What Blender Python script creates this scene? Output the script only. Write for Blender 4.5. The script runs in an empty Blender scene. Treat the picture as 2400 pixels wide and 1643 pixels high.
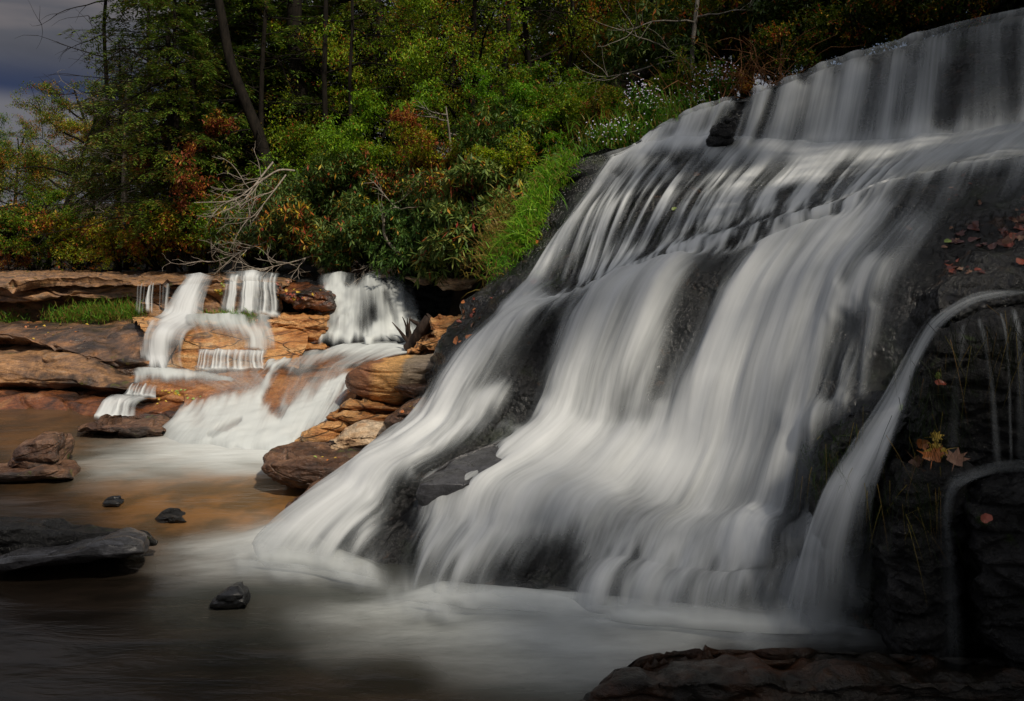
import bpy, math, random
import numpy as np
from mathutils import Vector
R = math.radians
rng = np.random.default_rng(7)
random.seed(7)
sc = bpy.context.scene
COL = sc.collection

# ------------------------------------------------------------------ camera, sky, sun, exposure
H, F, HOR = 1.6, 1600.0, 600.0
cam_d = bpy.data.cameras.new("camera"); cam = bpy.data.objects.new("camera", cam_d); COL.objects.link(cam)
cam.location = (0, 0, H); cam.rotation_euler = (R(90), 0, 0)
cam_d.sensor_width = 36.0; cam_d.lens = 24.0
cam_d.shift_y = -(821.5 - HOR) / 2400.0
cam_d.clip_start = 0.05; cam_d.clip_end = 500
sc.camera = cam
sc.view_settings.view_transform = 'Standard'; sc.view_settings.look = 'None'
sc.view_settings.exposure = -0.02; sc.view_settings.gamma = 1.0
sc.cycles.max_bounces = 6; sc.cycles.diffuse_bounces = 3; sc.cycles.glossy_bounces = 2
sc.cycles.transparent_max_bounces = 24; sc.cycles.transmission_bounces = 3
sc.cycles.caustics_reflective = False; sc.cycles.caustics_refractive = False

SUN = Vector((0.42, -0.52, 0.74)).normalized()          # towards the sun
sd = bpy.data.lights.new("sun", 'SUN'); so = bpy.data.objects.new("sun", sd); COL.objects.link(so)
so.rotation_euler = SUN.to_track_quat('Z', 'Y').to_euler()
sd.energy = 3.6; sd.angle = R(3.0); sd.color = (1.0, 0.90, 0.76)


# ------------------------------------------------------------------ node helpers
class NT:
    def __init__(s, nt): s.nt = nt
    def n(s, typ, ins=None, **props):
        nd = s.nt.nodes.new(typ)
        for k, v in props.items(): setattr(nd, k, v)
        for k, v in (ins or {}).items():
            sock = nd.inputs[k]
            if isinstance(v, bpy.types.NodeSocket): s.nt.links.new(v, sock)
            elif isinstance(v, bpy.types.Node): s.nt.links.new(v.outputs[0], sock)
            else:
                if sock.type == 'RGBA' and len(v) == 3: v = (*v, 1)
                sock.default_value = v
        return nd
    def math(s, op, a, b=0.0, c=None, clamp=False):
        ins = {0: a, 1: b}
        if c is not None: ins[2] = c
        return s.n('ShaderNodeMath', ins, operation=op, use_clamp=clamp).outputs[0]
    def mix(s, f, a, b, blend='MIX'):
        nd = s.n('ShaderNodeMix', {}, data_type='RGBA', blend_type=blend)
        for i, v in ((0, f), (6, a), (7, b)):
            if isinstance(v, bpy.types.NodeSocket): s.nt.links.new(v, nd.inputs[i])
            else: nd.inputs[i].default_value = v if i == 0 else (*v[:3], 1)
        return nd.outputs[2]
    def ramp(s, f, stops, interp='LINEAR'):
        nd = s.n('ShaderNodeValToRGB', {0: f}); cr = nd.color_ramp; cr.interpolation = interp
        while len(cr.elements) < len(stops): cr.elements.new(0.5)
        for e, (p, c) in zip(cr.elements, stops):
            e.position = p; e.color = (c, c, c, 1) if isinstance(c, (int, float)) else (*c, 1)
        return nd.outputs[0]
    def noise(s, vec, scale, detail=4, rough=0.55, dist=0.0):
        return s.n('ShaderNodeTexNoise', {'Vector': vec, 'Scale': scale, 'Detail': detail, 'Roughness': rough, 'Distortion': dist}).outputs[0]
    def maprange(s, v, a, b, c=0.0, d=1.0, smooth=True):
        nd = s.n('ShaderNodeMapRange', {0: v, 1: a, 2: b, 3: c, 4: d})
        nd.interpolation_type = 'SMOOTHSTEP' if smooth else 'LINEAR'
        return nd.outputs[0]
    def mapping(s, vec, scale, rot=(0, 0, 0)):
        return s.n('ShaderNodeMapping', {'Vector': vec, 'Scale': scale, 'Rotation': rot}).outputs[0]

def newmat(name):
    m = bpy.data.materials.new(name); m.use_nodes = True
    m.node_tree.nodes.clear()
    return m, NT(m.node_tree)

def finish(t, shader, name='out'):
    t.n('ShaderNodeOutputMaterial', {'Surface': shader})

# world: Nishita sky behind broken cloud, a darker bank of cloud low in the north-west
w = bpy.data.worlds.new("World"); sc.world = w; w.use_nodes = True
w.node_tree.nodes.clear(); t = NT(w.node_tree)
sky = t.n('ShaderNodeTexSky', sky_type='NISHITA')
sky.sun_disc = False; sky.sun_elevation = math.asin(SUN.z); sky.sun_rotation = math.atan2(SUN.x, SUN.y)
tc = t.n('ShaderNodeTexCoord').outputs['Generated']
sep = t.n('ShaderNodeSeparateXYZ', {0: tc})
cn = t.noise(t.mapping(tc, (1.2, 1.2, 5.5), (0.0, 0.25, 0.0)), 1.7, 5, 0.5, 0.4)
bank = t.n('ShaderNodeVectorMath', {0: tc, 1: Vector((-0.62, 0.76, 0.2)).normalized()}, operation='DOT_PRODUCT').outputs['Value']
bankf = t.maprange(bank, 0.93, 0.985)
cloud = t.ramp(cn, [(0.36, (1.6, 1.7, 2.1)), (0.62, (4.6, 4.5, 4.6))])
dark = t.ramp(cn, [(0.42, (0.55, 0.60, 0.78)), (0.56, (0.95, 0.98, 1.15)), (0.66, (1.7, 1.55, 1.6))])
lowblue = t.maprange(sep.outputs['Z'], 0.19, 0.25, 1.0, 0.0)
dark = t.mix(lowblue, dark, (0.32, 0.46, 0.95))
peach = t.maprange(sep.outputs['Z'], 0.175, 0.200, 1.0, 0.0)
dark = t.mix(peach, dark, (1.5, 1.5, 1.7))
cover = t.maprange(cn, 0.35, 0.5, 0.55, 1.0)
c1 = t.mix(cover, sky.outputs[0], cloud)
zen = t.maprange(sep.outputs['Z'], 0.0, 0.9, 0.55, 1.35)
c1 = t.mix(1.0, c1, t.n('ShaderNodeCombineXYZ', {0: zen, 1: zen, 2: zen}).outputs[0], 'MULTIPLY')
c2 = t.mix(bankf, c1, dark)
bg = t.n('ShaderNodeBackground', {'Color': c2, 'Strength': 0.10})
t.n('ShaderNodeOutputWorld', {'Surface': bg})

# ------------------------------------------------------------------ geometry helpers
def W(px, py, d): return ((px - 1200) / F * d, d, H - (py - HOR) / F * d)
def PX(v):
    d = np.maximum(v[..., 1], 0.3)
    return 1200 + v[..., 0] / d * F, HOR - (v[..., 2] - H) / d * F
def z5(x, y, d): return (x * .2828, 600 + y * .2828, d)
def z6(x, y, d=None):
    p = (440 + x * .3395, 600 + y * .3395)
    return p if d is None else (*p, d)

def hash3(ix, iy, iz, seed):
    h = (ix.astype(np.uint64) * np.uint64(374761393) + iy.astype(np.uint64) * np.uint64(668265263) + iz.astype(np.uint64) * np.uint64(2147483647 - 5021) + np.uint64(seed * 1274126177 + 977)) & np.uint64(0xFFFFFFFF)
    h = ((h ^ (h >> np.uint64(13))) * np.uint64(1274126177)) & np.uint64(0xFFFFFFFF)
    h = ((h ^ (h >> np.uint64(16))) * np.uint64(2246822519)) & np.uint64(0xFFFFFFFF)
    return ((h ^ (h >> np.uint64(15))) & np.uint64(0xFFFFFF)).astype(np.float64) / 16777215.0

def vnoise(p, seed=0):
    p = np.asarray(p, float) + 1000.0
    i = np.floor(p).astype(np.int64); f = p - i; f = f * f * (3 - 2 * f)
    r = 0
    for dx in (0, 1):
        for dy in (0, 1):
            for dz in (0, 1):
                wgt = (f[..., 0] if dx else 1 - f[..., 0]) * (f[..., 1] if dy else 1 - f[..., 1]) * (f[..., 2] if dz else 1 - f[..., 2])
                r = r + wgt * hash3(i[..., 0] + dx, i[..., 1] + dy, i[..., 2] + dz, seed)
    return r
def fbm(p, seed=0, octv=4, gain=0.5):
    a, s, tot = 1.0, 0.0, 0.0
    p = np.asarray(p, float)
    for k in range(octv):
        s = s + a * (vnoise(p * (2.03 ** k), seed + k * 17) - 0.5); tot += a; a *= gain
    return s / tot * 2
def uvn(u, v, seed=0, octv=3): return fbm(np.stack([u, v, np.zeros_like(u)], -1), seed, octv)

def crom(pts, n, tt=None):
    """Catmull-Rom through pts (k,c) sampled at n even parameters."""
    pts = np.asarray(pts, float); k = len(pts)
    if tt is None: tt = np.linspace(0, k - 1, n)
    i = np.clip(np.floor(tt).astype(int), 0, k - 2); f = (tt - i)[:, None]
    if pts.ndim == 3: f = f[:, :, None]
    P = lambda j: pts[np.clip(j, 0, k - 1)]
    p0, p1, p2, p3 = P(i - 1), P(i), P(i + 1), P(i + 2)
    p0 = np.where((i == 0).reshape((-1,) + (1,) * (pts.ndim - 1)), 2 * p1 - p2, p0)
    p3 = np.where((i == k - 2).reshape((-1,) + (1,) * (pts.ndim - 1)), 2 * p2 - p1, p3)
    m1, m2 = (p2 - p0) * .42, (p3 - p1) * .42
    f2, f3 = f * f, f * f * f
    return (2 * f3 - 3 * f2 + 1) * p1 + (f3 - 2 * f2 + f) * m1 + (-2 * f3 + 3 * f2) * p2 + (f3 - f2) * m2

def loft(rows, nu, nv):
    """rows: lists of (px,py,depth), top of the flow first -> grid (nv,nu,3) in world space"""
    rr = [crom([W(*p) for p in r], nu) for r in rows]
    return crom(np.array(rr), nv)

def gnormals(g):
    du = np.gradient(g, axis=1); dv = np.gradient(g, axis=0)
    n = np.cross(dv, du); l = np.linalg.norm(n, axis=-1, keepdims=True); n = n / np.maximum(l, 1e-9)
    tocam = np.array([0, 0, H]) - g
    if (n * tocam).sum(-1).mean() < 0: n = -n
    return n

def grid_faces(nv, nu, wrap=False):
    i = np.arange(nv - 1)[:, None] * nu; j = np.arange(nu if wrap else nu - 1)[None, :]
    j2 = (j + 1) % nu
    return np.stack([i + j, i + j2, i + nu + j2, i + nu + j], -1).reshape(-1, 4)

def mk(name, v, f, mat, parent=None, loc=None, smooth=True, uv=None, attrs=None, fattrs=None, label=None, cat=None, group=None, kind=None):
    v = np.asarray(v, float).reshape(-1, 3); f = np.asarray(f, np.int32)
    if loc is None and parent is None: loc = np.array([v[:, 0].mean(), v[:, 1].mean(), v[:, 2].min()])
    if loc is not None: v = v - np.asarray(loc)
    me = bpy.data.meshes.new(name)
    me.vertices.add(len(v)); me.vertices.foreach_set('co', v.astype(np.float32).ravel())
    k = f.shape[1]
    me.loops.add(f.size); me.loops.foreach_set('vertex_index', f.ravel())
    me.polygons.add(len(f)); me.polygons.foreach_set('loop_start', np.arange(0, f.size, k, dtype=np.int32))
    me.polygons.foreach_set('loop_total', np.full(len(f), k, np.int32))
    me.polygons.foreach_set('use_smooth', np.full(len(f), smooth))
    me.update(calc_edges=True)
    if uv is not None:
        l = me.uv_layers.new(name='UVMap'); l.data.foreach_set('uv', np.asarray(uv, np.float32).reshape(-1, 2)[f.ravel()].ravel())
    for kk, a in (attrs or {}).items():
        at = me.attributes.new(kk, 'FLOAT', 'POINT'); at.data.foreach_set('value', np.asarray(a, np.float32).ravel())
    for kk, a in (fattrs or {}).items():
        at = me.attributes.new(kk, 'FLOAT', 'FACE'); at.data.foreach_set('value', np.asarray(a, np.float32).ravel())
    me.materials.append(mat)
    o = bpy.data.objects.new(name, me); COL.objects.link(o)
    if parent is not None: o.parent = parent
    if loc is not None: o.location = loc
    return tag(o, label, cat, group, kind)

def tag(o, label=None, cat=None, group=None, kind=None):
    if label: o['label'] = label
    if cat: o['category'] = cat
    if group: o['group'] = group
    if kind: o['kind'] = kind
    return o
def empty(name, loc, label, cat, group=None, rz=0, s=1.0):
    o = bpy.data.objects.new(name, None); COL.objects.link(o); o.location = loc; o.rotation_euler = (0, 0, rz)
    o.scale = (s, s, s) if isinstance(s, (int, float)) else s
    o.empty_display_size = 0.1
    return tag(o, label, cat, group)
def copy_tree(root, loc, rz, s, label, group=None, tilt=(0, 0)):
    r = root.copy(); COL.objects.link(r); r.location = loc; r.rotation_euler = (tilt[0], tilt[1], rz)
    r.scale = (s, s, s) if isinstance(s, (int, float)) else s
    r['label'] = label
    if group: r['group'] = group
    for ch in root.children:
        c = ch.copy(); COL.objects.link(c); c.parent = r
    return r
def tint(root, col, autumn):
    g_ = root.name.split('.')[0]
    if g_ in ('leafy_shrub', 'rhododendron_bush'): col = (col[0] * 1.15, col[1] * .88, col[2] * .8); autumn = autumn * .95
    for c in root.children: c.color = (*col, autumn)

# ------------------------------------------------------------------ materials
def rock_mat(name, cols, moss=0.0, rough=(0.35, 0.75), bump=0.6, strata=3.0, scale=1.0, dark=(0.02, 0.017, 0.015), darkamt=0.4, mosscol=(0.05, 0.06, 0.012), bands=None, speck=0.25, cracks=0.0, spec=0.5):
    m, t = newmat(name)
    oc = t.n('ShaderNodeTexCoord').outputs['Object']
    st = t.mapping(oc, (1, 1, strata), (R(8), R(-14), 0))
    n1 = t.noise(st, 2.2 * scale, 8, 0.62, 0.6)
    k = len(cols)
    col = t.ramp(n1, [(0.3 + 0.4 * i / (k - 1), c) for i, c in enumerate(cols)])
    if bands:
        sx = t.n('ShaderNodeSeparateXYZ', {0: oc}).outputs[0]
        wob = t.math('MULTIPLY_ADD', t.math('SUBTRACT', t.noise(oc, 6, 4), 0.5), 0.14, sx)
        b = t.ramp(t.maprange(wob, bands[0], bands[1], smooth=False), bands[2])
        col = t.mix(0.8, col, b)
    sp = t.noise(oc, 60 * scale, 3, 0.7)
    col = t.mix(1.0, col, t.ramp(sp, [(0.3, 1 - speck * 1.6), (0.7, 1 + speck)]), 'MULTIPLY')
    fine = t.noise(st, 14 * scale, 6, 0.65, 0.3)
    col = t.mix(1.0, col, t.ramp(fine, [(0.3, 0.6), (0.65, 1.15)]), 'MULTIPLY')
    n2 = t.noise(oc, 1.7 * scale, 6, 0.6)
    dk = t.maprange(n2, 0.62 - darkamt * 0.3, 0.75 - darkamt * 0.3)
    col = t.mix(t.math('MULTIPLY', dk, 0.85), col, dark)
    if moss:
        n3 = t.noise(oc, 4.5, 7, 0.7)
        mf = t.maprange(n3, 0.66 - moss * 0.3, 0.72 - moss * 0.3)
        mc = t.mix(t.noise(oc, 30, 3), mosscol, tuple(c * 2.2 for c in mosscol))
        col = t.mix(mf, col, mc)
    h = t.math('MULTIPLY_ADD', fine, 0.6, t.math('MULTIPLY', sp, 0.12))
    if cracks:
        vo = t.n('ShaderNodeTexVoronoi', {'Vector': t.mapping(oc, (0.7, 0.7, 2.2), (0, R(-12), 0)), 'Scale': 2.4}, feature='DISTANCE_TO_EDGE').outputs[0]
        ck = t.maprange(vo, 0.0, 0.03)
        col = t.mix(t.math('MULTIPLY', t.math('SUBTRACT', 1.0, ck), cracks), col, dark)
        h = t.math('MULTIPLY_ADD', ck, 0.5 * cracks, h)
    bp = t.n('ShaderNodeBump', {'Height': h, 'Strength': bump, 'Distance': 0.05})
    rg = t.maprange(t.noise(oc, 5 * scale, 5), 0.35, 0.65, rough[0], rough[1])
    p = t.n('ShaderNodeBsdfPrincipled', {'Base Color': col, 'Roughness': rg, 'Normal': bp.outputs[0], 'Specular IOR Level': spec})
    finish(t, p); return m

M_orange = rock_mat('rock_orange', [(0.16, 0.055, 0.02), (0.50, 0.21, 0.065), (0.66, 0.35, 0.13), (0.72, 0.47, 0.24)], rough=(0.3, 0.6), darkamt=0.15, strata=6, cracks=0.7, bump=.9)
M_orange_wet = rock_mat('rock_orange_wet', [(0.12, 0.045, 0.016), (0.38, 0.15, 0.05), (0.50, 0.25, 0.10)], rough=(0.15, 0.4), darkamt=0.3, strata=5)
M_pale = rock_mat('rock_pale', [(0.20, 0.09, 0.04), (0.55, 0.36, 0.2), (0.70, 0.55, 0.38), (0.55, 0.26, 0.09)], rough=(0.4, 0.7), darkamt=0.15, strata=3, cracks=.5, bump=.9)
M_shelf = rock_mat('rock_shelf', [(0.07, 0.045, 0.03), (0.22, 0.125, 0.07), (0.40, 0.21, 0.09), (0.30, 0.22, 0.16)], moss=0.25, rough=(0.3, 0.7), darkamt=0.35, strata=4, mosscol=(0.05, 0.045, 0.01))
M_slab = rock_mat('rock_slab', [(0.03, 0.024, 0.02), (0.09, 0.06, 0.045), (0.22, 0.12, 0.065), (0.42, 0.19, 0.07)], moss=0.12, rough=(0.2, 0.5), darkamt=0.4, strata=3, mosscol=(0.06, 0.05, 0.01))
M_red = rock_mat('rock_red', [(0.02, 0.012, 0.009), (0.06, 0.025, 0.013), (0.22, 0.075, 0.026), (0.34, 0.16, 0.06)], moss=0.15, rough=(0.2, 0.5), darkamt=0.4, strata=4)
M_brown = rock_mat('rock_brown', [(0.035, 0.02, 0.014), (0.11, 0.055, 0.032), (0.24, 0.13, 0.075), (0.34, 0.14, 0.05)], moss=0.18, rough=(0.22, 0.5), darkamt=0.45, strata=2.5, bump=1.0, cracks=.35)
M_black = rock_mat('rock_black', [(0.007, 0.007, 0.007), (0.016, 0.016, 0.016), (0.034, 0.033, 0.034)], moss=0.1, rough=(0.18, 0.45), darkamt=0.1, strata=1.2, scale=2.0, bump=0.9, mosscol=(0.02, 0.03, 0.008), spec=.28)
M_blackwet = rock_mat('rock_smooth_wet', [(0.010, 0.010, 0.011), (0.018, 0.019, 0.021), (0.032, 0.033, 0.036)], spec=.4, rough=(0.25, 0.42), darkamt=0.1, strata=1.5, bump=0.35)
M_greywet = rock_mat('rock_grey_wet', [(0.03, 0.03, 0.032), (0.055, 0.055, 0.06), (0.08, 0.08, 0.085)], rough=(0.2, 0.35), darkamt=0.1, bump=.3)
M_band = rock_mat('rock_banded', [(0.3, 0.16, 0.07), (0.5, 0.3, 0.14), (0.55, 0.38, 0.2)], rough=(0.35, 0.6), darkamt=0.0, strata=5,
                  bands=(-0.46, 0.40, [(0.0, (0.13, 0.035, 0.015)), (0.22, (0.24, 0.075, 0.03)), (0.32, (0.74, 0.38, 0.12)), (0.52, (0.76, 0.42, 0.14)), (0.58, (0.36, 0.29, 0.2)), (1.0, (0.44, 0.37, 0.30))]))

def cliff_mat():
    m, t = newmat('cliff_wet_rock')
    oc = t.n('ShaderNodeTexCoord').outputs['Object']; uv = t.n('ShaderNodeTexCoord').outputs['UV']
    n1 = t.noise(oc, 3.0, 7, 0.65)
    col = t.ramp(n1, [(0.32, (0.004, 0.004, 0.004)), (0.5, (0.011, 0.011, 0.011)), (0.7, (0.026, 0.025, 0.024))])
    mo = t.maprange(t.noise(oc, 2.3, 6, 0.7), 0.52, 0.66)
    col = t.mix(t.math('MULTIPLY', mo, 0.75), col, (0.020, 0.028, 0.010))
    br = t.maprange(t.noise(oc, 5.3, 5, 0.7), 0.6, 0.68)
    col = t.mix(t.math('MULTIPLY', br, 0.6), col, (0.085, 0.042, 0.018))
    st = t.noise(t.mapping(uv, (26, 7, 1)), 4.0, 5, 0.6, 0.4)
    f2 = t.noise(oc, 35, 4, 0.7)
    vo = t.n('ShaderNodeTexVoronoi', {'Vector': oc, 'Scale': 26.0}).outputs[0]
    h = t.math('ADD', t.math('MULTIPLY', st, 0.7), t.math('MULTIPLY_ADD', f2, 0.35, t.math('MULTIPLY', vo, -0.35)))
    bp = t.n('ShaderNodeBump', {'Height': h, 'Strength': 1.0, 'Distance': 0.07})
    p = t.n('ShaderNodeBsdfPrincipled', {'Base Color': col, 'Roughness': t.maprange(n1, 0.35, 0.65, 0.12, 0.38), 'Specular IOR Level': 0.55, 'Normal': bp.outputs[0]})
    finish(t, p); return m
M_cliff = cliff_mat()
M_fore = rock_mat('rock_dark_brown', [(0.004, 0.004, 0.003), (0.012, 0.009, 0.006), (0.07, 0.026, 0.010)], spec=.3, rough=(0.25, 0.45), darkamt=0.2, strata=2, bump=.7)

def water_mat(name, us, vs, k=0.9, fine=0.35, tintc=(0.86, 0.88, 0.88), thin=(0.34, 0.37, 0.38), amax=0.93, bump=0.25):
    """long-exposure falling water: threads run along the flow (mesh UV), density from the mesh"""
    m, t = newmat(name)
    uv = t.n('ShaderNodeTexCoord').outputs['UV']
    d = t.n('ShaderNodeAttribute', attribute_name='dens').outputs['Fac']
    n1 = t.noise(t.mapping(uv, (us, vs, 1)), 1.0, 4, 0.6, 0.25)
    n2 = t.noise(t.mapping(uv, (us * 5.5, vs * 1.7, 1)), 1.0, 3, 0.6, 0.15)
    s = t.math('ADD', t.math('MULTIPLY', t.math('SUBTRACT', n1, 0.5), k), t.math('MULTIPLY', t.math('SUBTRACT', n2, 0.5), fine))
    a = t.math('ADD', d, t.math('MULTIPLY', s, t.maprange(d, 0.0, 0.25, 0.2, 1.0)))
    a = t.mix(.5, t.maprange(a, 0.04, 0.92), t.maprange(a, 0.0, 1.0, smooth=False))
    gate = t.maprange(d, 0.0, 0.06)
    a = t.math('MULTIPLY', t.math('MULTIPLY', a, gate), amax)
    col = t.mix(a, thin, tintc)
    bp = t.n('ShaderNodeBump', {'Height': t.math('ADD', n1, t.math('MULTIPLY', n2, 0.35)), 'Strength': bump, 'Distance': 0.03})
    p = t.n('ShaderNodeBsdfPrincipled', {'Base Color': col, 'Roughness': 0.55, 'Specular IOR Level': 0.15, 'Alpha': a, 'Normal': bp.outputs[0]})
    finish(t, p); return m
M_fall = water_mat('falling_water', 36, 2.2, k=0.8, fine=0.32, tintc=(0.66, 0.68, 0.68), bump=.12)
M_thread = water_mat('threaded_water', 34, 1.0, k=2.6, fine=1.0, tintc=(.8,.82,.82))
M_cas = water_mat('cascade_threads', 30, 1.0, k=.6, fine=.3, tintc=(.8,.83,.82), bump=.1)
M_foam = water_mat('white_water', 18, 1.6, k=1.1, fine=0.4, tintc=(0.74, 0.78, 0.76), bump=0.08, amax=.86)  # whiter than the big falls: sunlight on the left cascade put into the colour
M_foam.name = 'white_water'

def pool_mat():
    m, t = newmat('pool_water')
    oc = t.n('ShaderNodeTexCoord').outputs['Object']
    d = t.n('ShaderNodeAttribute', attribute_name='dens').outputs['Fac']
    sh = t.n('ShaderNodeAttribute', attribute_name='shallow').outputs['Fac']
    gl = t.n('ShaderNodeAttribute', attribute_name='aerated').outputs['Fac']
    n1 = t.noise(t.mapping(oc, (1.1, 4.2, 1), (0, 0, R(12))), 1.5, 5, 0.6, 0.5)
    n2 = t.noise(t.mapping(oc, (2.0, 9, 1), (0, 0, R(12))), 2.5, 5, 0.6, 0.3)
    bed = t.mix(t.maprange(n1, 0.35, 0.65), (0.010, 0.008, 0.006), (0.024, 0.017, 0.012))
    amber = t.mix(t.maprange(t.noise(oc, 2.6, 4), 0.4, 0.6), (0.26, 0.125, 0.04), (0.13, 0.075, 0.03))
    bed = t.mix(sh, bed, amber)
    bed = t.mix(gl, bed, (0.15, 0.17, 0.15))
    s = t.math('ADD', t.math('MULTIPLY', t.math('SUBTRACT', n1, 0.5), 0.55), t.math('MULTIPLY', t.math('SUBTRACT', n2, 0.5), 0.35))
    a = t.math('ADD', d, t.math('MULTIPLY', s, t.maprange(d, 0.0, 0.35)))
    a = t.maprange(a, 0.0, 1.15, smooth=False)
    col = t.mix(a, bed, (0.68, 0.71, 0.69))
    bp = t.n('ShaderNodeBump', {'Height': t.math('ADD', n1, t.math('MULTIPLY', n2, 0.3)), 'Strength': 0.22, 'Distance': 0.05})
    rg = t.math('MULTIPLY_ADD', a, 0.35, 0.24)
    p = t.n('ShaderNodeBsdfPrincipled', {'Base Color': col, 'Roughness': rg, 'Normal': bp.outputs[0], 'IOR': 1.33, 'Specular IOR Level': t.maprange(a, 0, 1, 0.5, 0.15)})
    finish(t, p); return m
M_pool = pool_mat()

def leaf_mat(name, greens, autumn, transl=0.35):
    m, t = newmat(name)
    oi = t.n('ShaderNodeObjectInfo')
    r1 = t.n('ShaderNodeAttribute', attribute_name='r1').outputs['Fac']
    r2 = t.n('ShaderNodeAttribute', attribute_name='r2').outputs['Fac']
    g = t.ramp(r1, [(i / (len(greens) - 1), c) for i, c in enumerate(greens)])
    g = t.mix(1.0, g, oi.outputs['Color'], 'MULTIPLY')
    a = t.ramp(r1, [(i / (len(autumn) - 1), c) for i, c in enumerate(autumn)])
    f = t.math('LESS_THAN', r2, oi.outputs['Alpha'])
    c = t.mix(f, g, a)
    p = t.n('ShaderNodeBsdfPrincipled', {'Base Color': c, 'Roughness': 0.5, 'Specular IOR Level': 0.25})
    tr = t.n('ShaderNodeBsdfTranslucent', {'Color': c})
    mx = t.n('ShaderNodeMixShader', {0: transl, 1: p.outputs[0], 2: tr.outputs[0]})
    finish(t, mx.outputs[0]); return m
AUT = [(0.34, 0.30, 0.03), (0.46, 0.34, 0.03), (0.44, 0.22, 0.02), (0.38, 0.12, 0.02), (0.30, 0.06, 0.02), (0.22, 0.03, 0.02), (0.25, 0.10, 0.03)]
M_broad = leaf_mat('leaf_broad', [(0.04, 0.085, 0.010), (0.085, 0.155, 0.014), (0.17, 0.24, 0.022)], AUT)
M_rhodo = leaf_mat('leaf_rhododendron', [(0.03, 0.075, 0.02), (0.06, 0.13, 0.03), (0.15, 0.22, 0.07)], AUT, 0.2)
M_needle = leaf_mat('leaf_needle', [(0.022, 0.055, 0.014), (0.045, 0.095, 0.018), (0.09, 0.13, 0.022)], [(0.14, 0.10, 0.02), (0.12, 0.07, 0.02)], 0.2)
M_redleaf = leaf_mat('leaf_red', [(0.16, 0.035, 0.018), (0.24, 0.07, 0.03), (0.20, 0.10, 0.03)], AUT)
M_grass = leaf_mat('grass_blade', [(0.05, 0.16, 0.012), (0.10, 0.27, 0.018), (0.20, 0.36, 0.03)], [(0.3, 0.26, 0.05), (0.25, 0.14, 0.04)], 0.4)

def bark_mat(name, a, b, sc_=8):
    m, t = newmat(name)
    oc = t.n('ShaderNodeTexCoord').outputs['Object']
    n = t.noise(t.mapping(oc, (1, 1, 0.2)), sc_ * 2, 6, 0.7)
    col = t.ramp(n, [(0.35, a), (0.65, b)])
    bp = t.n('ShaderNodeBump', {'Height': n, 'Strength': 0.8, 'Distance': 0.03})
    finish(t, t.n('ShaderNodeBsdfPrincipled', {'Base Color': col, 'Roughness': 0.9, 'Specular IOR Level': 0.15, 'Normal': bp.outputs[0]})); return m
M_bark = bark_mat('bark_dark', (0.005, 0.004, 0.003), (0.018, 0.014, 0.010))
M_barkgrey = bark_mat('bark_grey', (0.10, 0.085, 0.07), (0.30, 0.27, 0.23))
M_deadwood = bark_mat('dead_twig', (0.20, 0.16, 0.12), (0.42, 0.37, 0.31), 20)
M_brownstem = bark_mat('brown_stem', (0.14, 0.06, 0.025), (0.30, 0.15, 0.07), 20)
M_log = bark_mat('wet_log', (0.02, 0.014, 0.012), (0.07, 0.05, 0.04), 6)

def simple_mat(name, c, rough=0.6, c2=None, sc_=30):
    m, t = newmat(name)
    if c2:
        oc = t.n('ShaderNodeTexCoord').outputs['Object']
        c = t.mix(t.maprange(t.noise(oc, sc_, 4), 0.35, 0.65), c, c2)
    finish(t, t.n('ShaderNodeBsdfPrincipled', {'Base Color': c, 'Roughness': rough})); return m
M_soil = simple_mat('forest_soil', (0.016, 0.011, 0.007), 0.9, (0.05, 0.032, 0.018), 5)
M_petal = simple_mat('aster_petal', (0.46, 0.44, 0.60), 0.6, (0.62, 0.60, 0.72))
M_lichen = simple_mat('pale_lichen', (0.22, 0.24, 0.12), 0.9, (0.34, 0.35, 0.2))
LEAFC = {'dark': simple_mat('fallen_leaf_dark', (0.10, 0.022, 0.014), 0.35, (0.05, 0.015, 0.01), 60),
         'red': simple_mat('fallen_leaf_red', (0.32, 0.06, 0.03), 0.45, (0.16, 0.04, 0.02), 60),
         'orange': simple_mat('fallen_leaf_orange', (0.55, 0.20, 0.04), 0.45, (0.38, 0.10, 0.03), 60),
         'yellow': simple_mat('fallen_leaf_yellow', (0.6, 0.42, 0.05), 0.45, (0.45, 0.28, 0.04), 60),
         'brown': simple_mat('fallen_leaf_brown', (0.18, 0.08, 0.04), 0.5, (0.30, 0.16, 0.10), 60),
         'green': simple_mat('fallen_leaf_green', (0.22, 0.34, 0.06), 0.45, (0.35, 0.42, 0.1), 60)}

# ------------------------------------------------------------------ strokes: where water runs
def strokes(px, py, lst, D=None, ex=2.6):
    D = np.zeros_like(px) if D is None else D
    for s in lst:
        neg = s[0] == 'rock'
        if neg: s = s[1]
        best = np.zeros_like(px)
        for (x0, y0, w0, a0), (x1, y1, w1, a1) in zip(s[:-1], s[1:]):
            dx, dy = x1 - x0, y1 - y0
            tt = np.clip(((px - x0) * dx + (py - y0) * dy) / (dx * dx + dy * dy + 1e-6), 0, 1)
            dist = np.hypot(px - x0 - tt * dx, py - y0 - tt * dy)
            ww = w0 + (w1 - w0) * tt; aa = a0 + (a1 - a0) * tt
            best = np.maximum(best, aa * np.exp(-(dist / ww) ** ex))
        D = D * (1 - best) if neg else 1 - (1 - D) * (1 - best)
    return D
def smooth(a, b, x):
    t_ = np.clip((x - a) / (b - a), 0, 1); return t_ * t_ * (3 - 2 * t_)

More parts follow.
